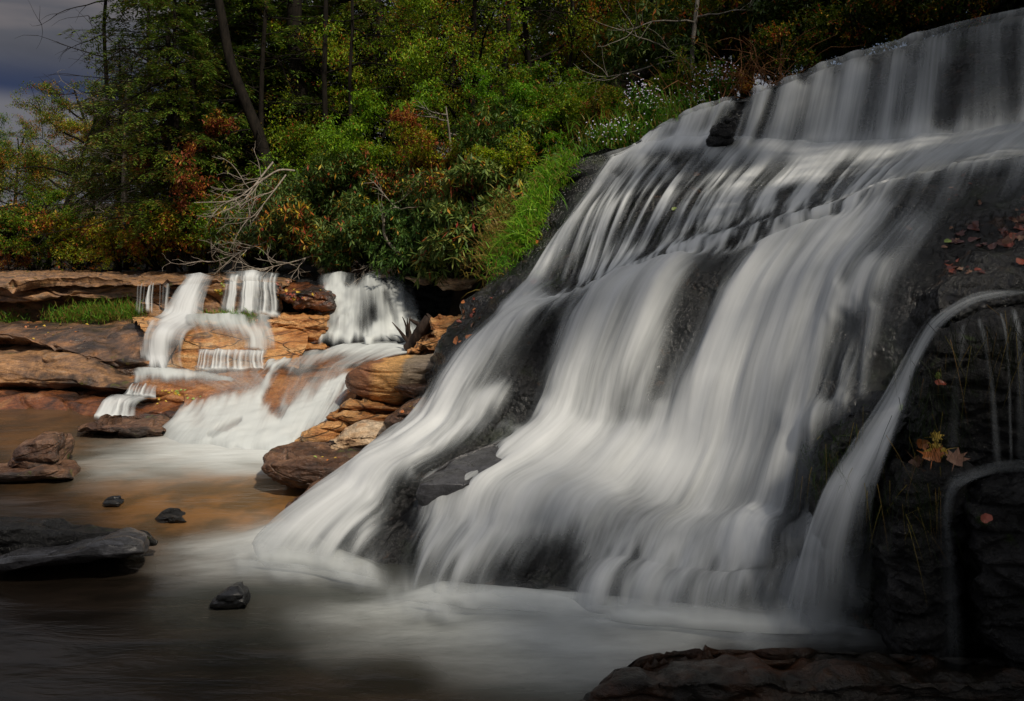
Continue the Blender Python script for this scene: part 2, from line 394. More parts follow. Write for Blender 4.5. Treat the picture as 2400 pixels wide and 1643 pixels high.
# ------------------------------------------------------------------ THE BIG WATERFALL: rock face and water
c_ = [  # one list per flow line, top of the falls to the pool
 # crest          tier foot        mid slope        lip              shoulder        curtain         foot             shelf lip        pool
 [(1330,392,8.2), (1290,430,8.0), (1215,590,7.2), (1085,690,6.5), (1040,765,6.1), (1003,850,5.7), (985,925,5.4), (950,1000,5.2), (850,1140,4.74)],
 [(1500,350,8.5), (1430,388,8.2), (1340,520,7.0), (1235,690,5.6), (1130,795,5.3), (1060,900,5.0), (1005,995,4.75), (860,1100,4.25), (610,1298,3.66)],
 [(1560,300,8.7), (1530,352,8.3), (1430,480,6.8), (1350,690,5.1), (1245,760,4.9), (1150,900,4.7), (1090,1010,4.5), (950,1120,3.9), (800,1345,3.44)],
 [(1680,248,8.6), (1640,338,8.2), (1550,450,6.6), (1440,650,4.9), (1360,730,4.8), (1300,870,4.6), (1250,990,4.35), (1060,1140,3.75), (960,1370,3.32)],
 [(1800,208,8.4), (1765,345,8.0), (1670,450,6.3), (1590,590,4.75), (1500,690,4.6), (1430,860,4.4), (1390,1010,4.15), (1190,1170,3.6), (1080,1410,3.15)],
 [(1950,152,8.2), (1910,355,7.6), (1820,445,6.0), (1760,545,4.55), (1670,680,4.4), (1590,880,4.15), (1545,1045,3.9), (1370,1210,3.5), (1260,1435,3.08)],
 [(2100,105,7.9), (2065,350,7.0), (1990,425,5.6), (1930,500,4.35), (1820,690,4.1), (1745,900,3.85), (1700,1080,3.65), (1560,1270,3.35), (1460,1455,3.02)],
 [(2250,62,7.6), (2230,335,6.4), (2170,390,5.2), (2090,455,4.15), (1960,660,3.8), (1900,840,3.6), (1860,1030,3.4), (1760,1270,3.12), (1660,1470,2.96)],
 [(2400,32,7.3), (2390,315,5.9), (2320,370,4.9), (2230,425,3.95), (2080,650,3.45), (2035,830,3.3), (1985,990,3.15), (1900,1270,2.95), (1860,1480,2.88)],
 [(2560,10,7.0), (2550,290,5.6), (2480,350,4.6), (2400,400,3.7), (2250,640,3.15), (2200,830,3.05), (2150,1010,2.95), (2090,1270,2.8), (2060,1490,2.78)],
 [(2800,-20,6.8), (2800,260,5.4), (2750,330,4.4), (2680,380,3.5), (2520,620,2.95), (2480,830,2.85), (2440,1010,2.8), (2380,1270,2.65), (2350,1490,2.65)],
 [(3200,-60,6.6), (3200,240,5.2), (3150,310,4.2), (3080,360,3.3), (2950,600,2.75), (2900,830,2.65), (2860,1010,2.6), (2800,1270,2.5), (2800,1490,2.5)],
]
net = np.array([[W(*p) for p in col] for col in c_]).transpose(1, 0, 2)          # rows x cols x 3
back2 = net[0] + np.array([0.2, 5.0, 0.35]); back1 = net[0] + np.array([0.05, 1.2, 0.10])
lipdn = net[0] * 0.86 + net[1] * 0.14; lipdn[:, 1] = net[0][:, 1] - 0.12
curl = net[3] * 0.9 + net[4] * 0.1; curl[:, 1] -= 0.05; curl[:, 2] += 0.05
under = net[-1].copy(); under[:, 2] = -0.6; under[:, 1] -= 0.15
def pre(a, b, k=.25, kz=.12): r = b + (a - b) * k; r[:, 2] = b[:, 2] + (a[:, 2] - b[:, 2]) * kz; return r     # flatter just before a lip
def post(b, c, k=.10, kz=.26): r = b + (c - b) * k; r[:, 2] = b[:, 2] + (c[:, 2] - b[:, 2]) * kz; return r    # steep just below it
def vary(r, a, b, k, sd_):     # the ledge is sharp in places and worn away in others
    w_ = np.random.default_rng(sd_ + 5).random(len(r))[:, None] * .45; return r * (1 - w_) + (b + (a - b) * k) * w_
rowsW = np.stack([back2, back1, net[0], lipdn, pre(net[0], net[1], .2, .12), net[1], net[2], vary(pre(net[2], net[3], .25, .18), net[2], net[3], .25, 1), net[3], vary(post(net[3], net[4], .12, .2), net[4], net[3], .88, 2), net[4], net[5], net[6], vary(pre(net[6], net[7], .45, .14), net[6], net[7], .45, 3), net[7], vary(post(net[7], net[8], .12, .22), net[8], net[7], .88, 4), net[8], under])
side = rowsW[:, :1] + np.array([0.15, 0.9, -1.3])                                 # left flank turns away behind the bushes
side2 = rowsW[:, :1] + np.array([-0.12, 0.35, -0.35])
rowsW = np.concatenate([side, side2, rowsW], axis=1)
NU, NV = 520, 640
ru = np.stack([crom(r, NU) for r in rowsW]); base = crom(ru, NV)
nrm = gnormals(base)
for _ in range(14):
    nrm[1:-1] = (nrm[:-2] + 2 * nrm[1:-1] + nrm[2:]) / 4; nrm[:, 1:-1] = (nrm[:, :-2] + 2 * nrm[:, 1:-1] + nrm[:, 2:]) / 4
nrm /= np.linalg.norm(nrm, axis=-1, keepdims=True)
U, V = np.meshgrid(np.linspace(0, 13, NU), np.linspace(0, rowsW.shape[0] - 1, NV))
px, py = PX(base)
U0 = U - 2.0  # flow line index as in c_

def steps(g):  # blocky ledges of the rock
    fc = np.stack([np.sin(g @ k * 3.0 + fbm(g * .9, 40 + i, 2) * 3) for i, k in enumerate(((1.9, .7, 2.6), (-1.3, 1.1, 3.4), (.4, -2.0, 1.8)))])
    return -np.maximum(0, fc.max(0) - .7) * .16 + fbm(g * np.array([1.1, 1.1, 1.6]), 3, 3) * 0.11 + np.abs(fbm(g * np.array([2.2, 2.2, 3.5]), 5, 3)) * 0.07 + fbm(g * 9, 9, 3) * 0.035
fallW = [
 # upper tier curtain
 [(1560,300,22,.7),(1515,345,22,.8)], [(1610,280,22,.75),(1585,345,22,.75)], [(1655,262,24,.8),(1620,330,22,.7)], [(1700,250,18,.7),(1660,330,12,.6)],
 [(1790,222,20,.8),(1735,350,16,.85)], [(1860,215,30,.75),(1810,350,34,.6)], [(1930,200,40,.7),(1890,360,50,.6)], [(2010,180,45,.75),(1970,350,50,.62)],
 [(2110,160,45,.7),(2070,340,50,.62)], [(2200,130,40,.65),(2160,330,50,.65)], [(2330,100,40,.4),(2300,330,60,.5)], [(2430,80,50,.6),(2420,320,60,.6)],
 [(2500,90,200,.4),(2500,300,200,.5)], [(2160,90,40,.45),(2400,45,40,.5),(2800,0,60,.5)], [(1900,180,14,.3),(2150,92,22,.45)],
 # foot of the tier, skirts
 [(1440,372,16,.65),(1530,345,18,.8),(1660,335,22,.7)], [(1680,370,26,.45),(1800,370,30,.4),(2000,372,40,.6),(2200,350,50,.62),(2450,320,60,.6)],
 # middle slope threads
 [(1530,350,14,.6),(1432,398,16,.7),(1395,462,14,.75),(1338,549,17,.9),(1290,620,20,.9),(1250,690,24,.85),(1200,735,24,.8)],
 [(1500,380,14,.45),(1489,413,14,.7),(1462,500,14,.55),(1435,560,12,.4),(1410,640,14,.4)],
 [(1388,560,10,.6),(1366,634,11,.65),(1320,700,12,.5)], [(1440,430,9,.4),(1405,520,10,.5),(1370,600,10,.4)],
 [(1560,400,16,.5),(1570,470,14,.4),(1560,560,14,.6),(1545,600,16,.7)], [(1610,500,16,.55),(1590,560,18,.75),(1570,600,18,.8)],
 [(1700,400,30,.55),(1660,470,24,.5),(1640,560,26,.55)], [(1790,390,30,.55),(1740,450,26,.55),(1690,520,26,.6)],
 [(1900,400,40,.6),(1800,460,30,.6),(1720,530,34,.6),(1650,575,26,.6)],
 [(2450,330,40,.75),(2250,385,34,.85),(2080,420,34,.85),(1930,455,34,.8),(1820,500,28,.7),(1740,560,18,.7)],
 [(1420,450,80,.18),(1400,600,80,.2)],
 # left stream
 [(1360,690,10,.95),(1253,722,20,1),(1196,760,28,1),(1130,830,34,1),(1080,905,38,1),(1040,975,40,1),(990,1045,46,1),(890,1105,60,1),(790,1180,80,.95),(720,1260,90,.85),(670,1310,90,.75)],
 [(1190,930,26,.75),(1130,960,34,.8),(1060,1030,44,.85)], [(1000,1050,50,.85),(880,1190,56,.8),(810,1310,60,.7)],
 # middle curtain
 [(1720,560,7,.9),(1640,580,13,1),(1560,600,26,1),(1490,640,40,1),(1430,700,42,1),(1390,790,42,.95),(1350,880,44,.85),(1310,970,50,.8)],
 [(1600,600,30,1),(1545,670,40,.95),(1500,780,44,.85),(1455,880,48,.8),(1420,980,50,.8)],
 [(1370,760,30,.5),(1320,860,30,.4),(1290,960,40,.5)], [(1560,820,50,.3),(1520,960,50,.4)],
 # main curtain
 [(2080,440,26,.9),(1960,480,50,1),(1850,550,62,1),(1790,650,66,1),(1740,760,70,1),(1690,880,72,.95),(1650,1000,80,.95),(1600,1100,80,.85)],
 [(2040,500,50,1),(1960,600,66,1),(1890,700,66,.95),(1840,820,70,.9),(1800,950,80,.85),(1760,1080,80,.8)],
 [(1985,700,24,.7),(1945,780,30,.75),(1920,880,34,.6),(1890,980,40,.55)], [(1985,945,14,.3),(1890,1030,30,.6),(1820,1150,40,.7),(1760,1280,50,.7)],
 [(2060,640,24,.4),(1985,750,18,.5)],
 # right of it, thin threads over the block
 [(2010,740,16,.4),(1990,860,16,.4),(1985,950,14,.35)], [(2060,740,16,.42),(2045,850,16,.42),(2040,940,14,.4)], [(2160,560,40,.35),(2090,640,34,.35),(2040,700,30,.4)],
 [(2230,450,30,.35),(2150,560,30,.35)],
 # shelf and lower falls
 [(1200,1060,30,.55),(1290,1030,44,.8),(1420,1050,44,.75),(1560,1060,50,.7)], [(1480,1070,46,.85),(1330,1130,60,.9),(1200,1210,60,.95),(1100,1310,60,.95),(1010,1410,64,.9),(940,1450,60,.8)],
 [(1250,1080,50,.75),(1150,1150,44,.7),(1060,1230,40,.6),(1020,1330,44,.55)], [(1030,1180,30,.5),(1005,1300,26,.45)],
 [(1500,1090,40,.8),(1400,1180,54,.75),(1300,1240,46,.7),(1220,1320,40,.5)], [(1600,1120,60,.7),(1560,1190,70,.7),(1500,1300,80,.75),(1440,1420,80,.8)],
 [(1700,1130,60,.65),(1680,1250,80,.75),(1600,1380,90,.8),(1550,1470,90,.8)], [(1420,1210,40,.45),(1370,1330,50,.35),(1330,1430,50,.5)],
 [(1780,1300,60,.55),(1730,1420,70,.6),(1700,1480,80,.6)], [(1940,1250,34,.55),(1900,1350,44,.5),(1880,1460,60,.45)], [(1990,1200,20,.4),(2000,1400,24,.35)],
 # breaks
 ('rock', [(1505,470,26,.75),(1520,560,30,.75),(1500,610,20,.6)]), ('rock', [(1340,400,34,.9),(1270,500,50,.95),(1200,620,50,.95),(1130,720,50,.95),(1030,800,50,1),(990,900,40,1)]),
 ('rock', [(1290,760,22,.85),(1262,830,40,.97),(1235,910,50,.97),(1215,975,34,.8)]), ('rock', [(2010,760,24,.6),(1975,860,16,.6),(1960,940,20,.5)]), ('rock', [(1715,275,12,.9),(1700,330,14,.8)]), ('rock', [(2240,180,30,.7),(2220,290,24,.5)]),
 ('rock', [(1750,600,20,.5),(1650,680,34,.75),(1610,780,40,.75),(1580,860,36,.6),(1560,930,30,.4)]),
 ('rock', [(1300,1360,70,.55),(1180,1350,50,.3)]), ('rock', [(985,1120,12,.7),(1040,1090,22,.8),(1110,1060,24,.8),(1190,1030,12,.6)]),
 ('rock', [(1075,1112,26,1),(1140,1092,26,1)]), ('rock', [(965,1160,42,.97),(935,1240,50,.95),(930,1320,40,.7)]), ('rock', [(2180,480,30,.3),(2300,560,120,.9),(2240,700,110,.95),(2300,900,200,.9),(2300,1300,220,.85)]),
 ('rock', [(2070,850,24,.5),(2120,1000,80,.9)]),
]
fallW = [q if q[0] == 'rock' else [(x, y, w_ * (1.16 if y > 560 else 1.0), a) for x, y, w_, a in q] for q in fallW]
jit = uvn(U * 5, V * 0.5, 21, 3)
jx = px + jit * 20; jy = py + uvn(U * 6, V * 0.5, 22, 2) * 10
mott = uvn(U * 10, V * 1.1, 91, 3); mid = smooth(5.2, 6, V) * smooth(9.2, 8.4, V) * smooth(7.5, 6, U0) * smooth(1.1, 2.0, U0)   # thin broken water of the middle slope
film = 0.20 * smooth(2.0, 3.2, U0 + 1.2) * smooth(9.4, 8.2, U0) * smooth(3.6, 5, V)
D = strokes(jx, jy, fallW, film)
D = D * smooth(1.6, 2.3, V) * (1 - .35 * smooth(1900, 2350, px) * smooth(420, 200, py))  # thinned at the upper right so the white dulls as in shade
D = D * (0.92 + 0.16 * uvn(U * 2.2, V * 0.5, 77, 2)) * (1 - .5 * mid) + mid * np.clip(.20 + mott * 0.95, -.2, .7)
D = np.clip(D, 0, 1)
bulge = D * 0.08 * (1 - .8 * mid) + uvn(U * 3, V * 0.4, 31, 2) * 0.035 * D * (1 - .8 * mid)
Vend = rowsW.shape[0] - 1
rockg = base + nrm * (steps(base) * (1 - 0.35 * D) - 0.06)[..., None]
mk('waterfall_cliff', rockg, grid_faces(NV, NU), M_cliff, uv=np.stack([U / 13, V / Vend], -1),
   label='dark wet rock face that the large right-hand waterfall runs over', cat='rock face')
watg = base + nrm * (0.035 + bulge)[..., None]
Dw = D * smooth(-0.06, 0.26 , watg[..., 2] + 0.14 * uvn(U * 6, V, 45, 2)) * smooth(Vend - .1, Vend - .6, V)
tag(mk('waterfall', watg, grid_faces(NV, NU), M_fall, uv=np.stack([U / 13, V / Vend * 2.6], -1), attrs={'dens': Dw}), 'broad silky white water running down the big right-hand falls', None, None, 'structure')

# ------------------------------------------------------------------ pool
gx, gy = np.meshgrid(np.linspace(-9, 4.5, 420), np.linspace(0.2, 9.5, 400))
pg = np.stack([gx, gy, np.zeros_like(gx)], -1); ppx, ppy = PX(pg)
wob = fbm(pg * np.array([1.6, 4, 1]), 41, 3)
qx = ppx + wob * 60; qy = ppy + wob * 14
poolW = [
 [(240,1080,34,.08),(390,1064,40,.42),(540,1058,46,1),(720,1052,44,1),(850,1036,30,.8)], [(400,1035,34,.5),(520,1035,44,.9),(700,1040,44,.9)], [(250,1095,40,.25),(560,1085,34,.4)],
 [(400,1325,50,.14),(520,1310,44,.45),(640,1305,44,.9),(760,1318,40,.9),(850,1345,30,.6)], [(470,1280,40,.15),(640,1265,36,.6),(740,1270,40,.8)],
 [(720,1455,40,.12),(880,1425,40,.45),(1030,1415,40,.9),(1300,1440,40,.95),(1500,1460,40,.95),(1750,1480,36,.7),(1950,1488,30,.4),(2150,1495,30,.2)],
 [(760,1530,36,.08),(950,1490,40,.3),(1200,1490,44,.6),(1400,1515,46,.6),(1600,1515,44,.5)], [(1050,1560,46,.14),(1300,1575,46,.28),(1450,1580,40,.2)],
]
PD = strokes(qx, qy, poolW, ex=2.0)
PD = np.clip(PD, 0, 1)
SH = strokes(qx, qy, [[(420,1170,130,.5),(600,1190,100,1),(700,1240,70,.9)], [(400,1140,120,.5),(640,1130,80,.8)], [(80,1010,130,.4),(300,1110,100,.35)]])
AE = strokes(qx, qy, [[(200,1085,60,.25),(420,1080,44,.6),(600,1080,36,.8),(680,1070,30,.6)], [(500,1400,140,.16),(900,1400,120,.3),(1300,1530,120,.35)]])
foot = crom(net[-1], 60)[:, :2]
dist = np.min(np.hypot(gx[..., None] - foot[:, 0], gy[..., None] - foot[:, 1]), -1)
pg[..., 2] += (0.04 * np.exp(-(dist / 0.14) ** 2) + 0.02 * np.exp(-(dist / 0.5) ** 2)) * np.clip(PD * 1.5, 0, 1)
pg[..., 2] += PD * 0.02 + fbm(pg * np.array([1.5, 3.5, 1]), 55, 3) * 0.012
tag(mk('pool_water', pg, grid_faces(400, 420), M_pool, attrs={'dens': PD, 'shallow': SH, 'aerated': AE}), 'calm brown pool streaked with foam', None, None, 'structure')
# river bed under it so that nothing ends in a void
bx, by = np.meshgrid(np.linspace(-14, 12, 60), np.linspace(-12, 14, 60))
bz = -0.5 + fbm(np.stack([bx, by, bx * 0], -1) * 0.5, 61, 3) * 0.2 + smooth(0.1, -2.5, by) * 0.9 + smooth(-8.5, -12, bx) * 1.2
tag(mk('ground', np.stack([bx, by, bz], -1), grid_faces(60, 60), M_soil), None, None, None, 'structure')

# ------------------------------------------------------------------ hillside
def bankline(x): return np.interp(x, [-40, -8, -4.5, -3.2, -1.2, 0.2, 1.5, 6, 12, 40], [20, 17.5, 14.5, 10.9, 10.6, 9.6, 9.6, 9.4, 8.6, 8])
def hill_z(x, y):
    b = 0.85 + 1.55 * smooth(-3.0, 1.2, x) + 1.3 * smooth(1.2, 6.5, x) + 0.8 * smooth(6, 15, x)
    up = np.maximum(y - bankline(x), 0)
    return b + 0.10 * up + 0.6 * smooth(2, 14, up)
hx, hy = np.meshgrid(np.linspace(-60, 45, 260), np.linspace(8.0, 90, 240))
bl = bankline(hx)
hz = hill_z(hx, hy) - 2.6 * smooth(0.25, -0.5, hy - bl) + fbm(np.stack([hx, hy, hx * 0], -1) * 0.9, 71, 4) * 0.35
tag(mk('hillside', np.stack([hx, hy, hz], -1), grid_faces(240, 260), M_soil), None, None, None, 'structure')
def on_hill(px_, d): x = (px_ - 1200) / F * d; return (x, d, float(hill_z(np.array(x), np.array(d))) - 0.1)

# ------------------------------------------------------------------ rocks
def disp(g, n, amp, fr=1.0, seed=0, strata=2.5):
    q = g * fr
    a = fbm(q * np.array([1.3, 1.3, 1.3 * strata]), seed, 4) * 1.0 + (np.abs(fbm(q * np.array([2.6, 2.6, 2.6 * strata]), seed + 3, 3)) - .3) * 0.7 + fbm(q * 9, seed + 6, 3) * 0.22
    c = np.stack([np.sin(g @ k * fr * 1.7 + fbm(g * .8, seed + 40 + i, 2) * 2.5) for i, k in enumerate(((1.9, .7, 2.6), (-1.3, 1.1, 3.4), (.4, -2.0, 1.8)))])
    a = a - np.maximum(0, c.max(0) - .66) * 2.2
    lay = (g[..., 2] * 3.4 * fr ** .5 + g[..., 0] * .5 + fbm(g * 1.1, seed + 60, 3) * 1.6) % 1.0; a = a - np.exp(-(np.minimum(lay, 1 - lay) / .055) ** 2) * .7          # planed-off facets and bedding steps
    return g + n * (a * amp)[..., None]

def ledge(name, rows, mat, label, amp=0.05, nu=260, nv=110, seed=0, strata=3.0, cat='rock ledge', group=None):
    g = loft(rows, nu, nv); n = gnormals(g)
    g = disp(g, n, amp, 1.3, seed, strata)
    return mk(name, g, grid_faces(nv, nu), mat, label=label, cat=cat, group=group)

def boulder(name, outline, d, mat, label, thick=0.25, lip=None, flat=0.8, amp=0.03, seed=0, q=0.42, K=50, N=250, cat='boulder', group=None, fr=2.5, bury=0.0, jag=0.0):
    """solid rock: outline is its silhouette (px), d the distance of its front, rounded towards a back as deep as it is thick"""
    o = np.array(outline, float); o = np.vstack([o, o[:1]])
    seg = np.hypot(*np.diff(o, axis=0).T); cum = np.concatenate([[0], np.cumsum(seg)])
    tt = np.linspace(0, cum[-1], N, endpoint=False)
    P = np.stack([np.interp(tt, cum, o[:, 0]), np.interp(tt, cum, o[:, 1])], -1)
    for _ in range(3): P = (np.roll(P, 1, 0) + 2 * P + np.roll(P, -1, 0)) / 4
    if jag: P += np.stack([fbm(np.stack([P[:, 0], P[:, 1], P[:, 0] * 0], -1) * .05, seed + 9, 3), fbm(np.stack([P[:, 0], P[:, 1], P[:, 0] * 0], -1) * .05, seed + 19, 3)], -1) * jag
    c = P.mean(0); lip = c[1] if lip is None else lip
    rings = []
    th = np.concatenate([np.linspace(0.02, 1, K), 2 - np.linspace(0.98, 0.02, K // 2)]) * (math.pi / 2)
    for a in th:
        r = math.sin(a) ** 0.9 if a <= math.pi / 2 else math.sin(a) ** 0.8
        off = -math.cos(a) * thick if a <= math.pi / 2 else -math.cos(a) * thick * 1.6
        if a <= math.pi / 2: off = -thick * (max(0, math.cos(a)) ** q)
        pr = c + (P - c) * r
        dd = np.where(pr[:, 1] < lip, d * ((lip - HOR + 25) / np.maximum(pr[:, 1] - HOR + 25, 18)) ** flat, d * (1 + 0.0 * pr[:, 1]))
        x, y, z = W(pr[:, 0], pr[:, 1], dd)
        s = (dd + off) / dd                                  # bulge straight towards the viewer's side
        rings.append(np.stack([x * s if off < 0 else x, y + off, H + (z - H) * s if off < 0 else z], -1))
    g = np.array(rings)
    n = gnormals(np.concatenate([g, g[:, :1]], 1))[:, :-1]
    ctr = g.reshape(-1, 3).mean(0); flip = ((g - ctr) * n).sum(-1, keepdims=True) < 0; n = np.where(flip, -n, n)
    g2 = disp(g, n, amp, fr, seed, 2.0)
    fade = np.minimum(1, np.sin(np.clip(th, 0, math.pi)) * 3)[:, None, None]
    g = g + (g2 - g) * fade
    nr = len(th); v = g.reshape(-1, 3); f = grid_faces(nr, N, True)
    v = np.vstack([v, g[0].mean(0), g[-1].mean(0)])
    i = np.arange(N); tri1 = np.stack([np.full(N, nr * N), (i + 1) % N, i, np.full(N, nr * N)], -1); b0 = (nr - 1) * N
    tri2 = np.stack([np.full(N, nr * N + 1), b0 + i, b0 + (i + 1) % N, np.full(N, nr * N + 1)], -1)
    # caps as small quads between neighbouring rim points and the centre
    caps = []
    for k in range(0, N, 2): caps.append([nr * N, (k + 2) % N, k + 1, k]); caps.append([nr * N + 1, b0 + k, b0 + k + 1, b0 + (k + 2) % N])
    return mk(name, v, np.vstack([f, np.array(caps)]), mat, label=label, cat=cat, group=group)

ledge('rock_ledge', [
 [(-500,630,20),(-300,630,20),(0,631,19),(300,636,16),(560,638,14.5),(700,642,12)],
 [(-500,640,13.5),(-300,640,13.5),(0,641,13.5),(300,645,12.5),(560,647,11.5),(700,655,10.6)],
 [(-500,668,9.9),(-300,668,9.9),(0,668,9.8),(120,658,9.9),(280,660,9.7),(330,666,9.6),(430,660,9.5),(540,653,9.5),(660,662,9.5)],
 [(-500,676,9.8),(-300,676,9.8),(0,676,9.7),(120,665,9.8),(280,667,9.6),(330,674,9.5),(430,668,9.4),(540,662,9.4),(660,670,9.4)],
 [(-500,715,9.7),(-300,715,9.7),(0,712,9.7),(130,698,9.7),(280,702,9.6),(330,712,9.5),(430,705,9.4),(540,705,9.4),(660,705,9.4)],
 [(-500,722,10.1),(-300,722,10.2),(0,718,10.3),(130,708,10.2),(280,712,10.0),(330,725,9.6),(430,740,9.35),(540,745,9.3),(660,745,9.3)],
 [(-500,770,10.3),(-300,770,10.4),(0,770,10.4),(130,765,10.3),(280,765,10.1),(330,770,9.7),(430,790,9.4),(540,790,9.4),(660,790,9.4)]],
 M_shelf, 'long flat brown rock shelf across the left with a mossy undercut edge', 0.07, 420, 150, 1, 3.5)
ledge('rock_ledge', [
 [(-500,750,10.6),(-300,752,10.4),(0,748,10.2),(200,750,9.9),(330,744,9.4),(440,746,9.1)],
 [(-500,762,9.2),(-300,762,9.2),(0,762,9.1),(200,772,8.8),(300,782,8.6),(430,790,8.4)],
 [(-500,785,8.5),(-300,785,8.5),(0,780,8.4),(100,800,8.3),(180,820,8.15),(235,838,8.05),(300,842,8.0),(390,845,8.0)],
 [(-500,795,8.45),(-300,795,8.45),(0,790,8.36),(100,810,8.25),(180,830,8.1),(235,846,8.0),(300,850,7.95),(390,853,7.95)],
 [(-500,812,8.7),(-300,812,8.7),(0,806,8.6),(100,824,8.5),(180,846,8.3),(235,866,8.05),(300,888,7.95),(390,888,7.95)],
 [(-500,850,9.6),(-300,850,9.6),(0,850,9.5),(180,870,9.0),(300,900,8.4),(390,900,8.3)]],
 M_slab, 'dark grey sloping slab with an orange right end, second layer down on the left', 0.045, 300, 130, 2)
ledge('rock_ledge', [
 [(-500,815,8.8),(-300,812,8.8),(0,808,8.7),(120,815,8.5),(200,832,8.3),(260,858,8.1),(350,884,7.9)],
 [(-500,830,8.2),(-300,830,8.2),(0,828,8.15),(70,838,8.05),(120,822,8.0),(170,828,7.95),(220,846,7.85),(270,868,7.75),(350,890,7.6)],
 [(-500,842,7.9),(-300,842,7.9),(0,838,7.95),(70,852,7.85),(112,832,7.8),(165,838,7.75),(215,858,7.65),(265,880,7.55),(345,898,7.45)],
 [(-500,870,7.75),(-300,870,7.75),(0,868,7.8),(70,886,7.7),(120,880,7.6),(180,892,7.5),(240,900,7.45),(330,906,7.35)],
 [(-500,905,7.8),(-300,905,7.8),(0,903,7.75),(100,906,7.65),(200,910,7.5),(330,914,7.3)],
 [(-500,920,8.3),(-300,920,8.3),(0,920,8.2),(200,925,8.0),(330,930,7.7)]],
 M_shelf, 'rounded dark hump of rock with a pale crest, third layer down on the left', 0.04, 300, 130, 3)
ledge('rock_ledge', [
 [(-500,912,8.4),(-300,912,8.4),(0,908,8.2),(110,903,8.0),(250,912,7.7),(400,930,7.3),(460,945,7.1)],
 [(-500,928,7.6),(-300,925,7.6),(0,918,7.5),(120,923,7.4),(220,940,7.1),(300,944,6.98),(360,948,6.93),(450,960,6.85)],
 [(-500,940,7.3),(-300,938,7.3),(0,930,7.3),(120,935,7.2),(220,950,6.95),(300,953,6.85),(360,957,6.8),(450,968,6.75)],
 [(-500,985,7.2),(-300,980,7.1),(0,975,7.05),(120,978,6.95),(220,990,6.75),(300,993,6.7),(360,997,6.7),(450,1000,6.65)],
 [(-500,1030,7.4),(-300,1030,7.3),(0,1030,7.2),(120,1030,7.1),(220,1030,6.9),(450,1040,6.8)]],
 M_red, 'lowest left ledge, red-brown face above the pool with an orange rim', 0.045, 300, 120, 4)
ledge('rock_ledge', [
 [z5(1040,985,7.9),(400,876,7.9),(500,872,7.95),(600,880,7.8)],
 [z5(1080,1030,7.6),(360,886,7.6),(440,884,7.6),(500,896,7.4),(600,905,7.2)],
 [z5(1090,1090,7.35),(360,905,7.3),(440,908,7.25),(500,925,7.1),(600,940,6.95)],
 [(310,915,7.25),(370,916,7.2),(440,926,7.15),(500,945,7.0),(600,960,6.85)],
 [(310,940,7.3),(370,944,7.2),(440,952,7.1),(500,975,6.9),(600,1000,6.7)],
 [(310,960,7.6),(440,980,7.4),(600,1020,7.1)]],
 M_orange_wet, 'smooth brown hump of rock under the foot of the tall left curtain', 0.035, 200, 110, 5)
ledge('rock_ledge', [
 [(310,742,9.3),(400,744,9.3),(500,742,9.3),(600,746,9.2),(720,760,9.0)],
 [(322,752,8.7),(400,760,8.7),(500,764,8.6),(600,780,8.5),(720,800,8.3)],
 [(330,762,8.45),(380,775,8.4),(430,785,8.3),(480,805,8.2),(560,824,8.1),(640,828,8.05),(700,832,8.0)],
 [(330,775,8.4),(380,790,8.35),(430,800,8.22),(480,818,8.1),(560,834,8.02),(640,838,7.98),(700,842,7.95)],
 [(330,850,8.3),(380,870,8.1),(430,876,8.0),(480,875,7.95),(560,875,7.95),(640,872,7.9),(700,870,7.85)],
 [(330,880,8.6),(430,890,8.4),(560,890,8.3),(700,890,8.2)]],
 M_orange, 'bright orange sloping rock between the two upper curtains of the left cascade', 0.05, 260, 130, 6)
bedrows = [
 [(420,868,8.3),(600,835,8.5),(750,812,9.0),(900,812,9.1),(1000,815,9.1)],
 [(430,878,7.9),(600,862,7.9),(720,836,8.3),(860,826,8.5),(990,830,8.5)],
 [(430,900,7.4),(560,895,7.4),(680,880,7.5),(790,865,7.7),(900,850,7.8)],
 [(430,940,7.0),(540,945,6.85),(650,935,6.85),(760,915,7.0),(850,890,7.2)],
 [(400,990,6.5),(520,995,6.3),(630,990,6.25),(740,965,6.4),(830,930,6.6)],
 [(330,1045,6.0),(480,1050,5.8),(600,1055,5.7),(700,1045,5.75),(790,1010,5.9)],
 [(300,1100,5.6),(480,1100,5.4),(600,1100,5.4),(700,1100,5.4),(790,1080,5.5)]]
ledge('rock_ledge', bedrows, M_orange_wet, 'brown streambed rock that the chute slides over beside the orange boulders', 0.03, 220, 150, 8)
# back wall of the plunge behind and the dark hollow
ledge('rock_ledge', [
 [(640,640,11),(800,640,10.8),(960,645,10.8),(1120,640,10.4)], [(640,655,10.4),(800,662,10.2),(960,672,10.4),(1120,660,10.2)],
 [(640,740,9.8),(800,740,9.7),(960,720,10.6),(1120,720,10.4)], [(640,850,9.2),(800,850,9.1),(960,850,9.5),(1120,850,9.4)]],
 M_black, 'black recessed rock wall behind the far plunge of the left cascade', 0.08, 160, 90, 9)

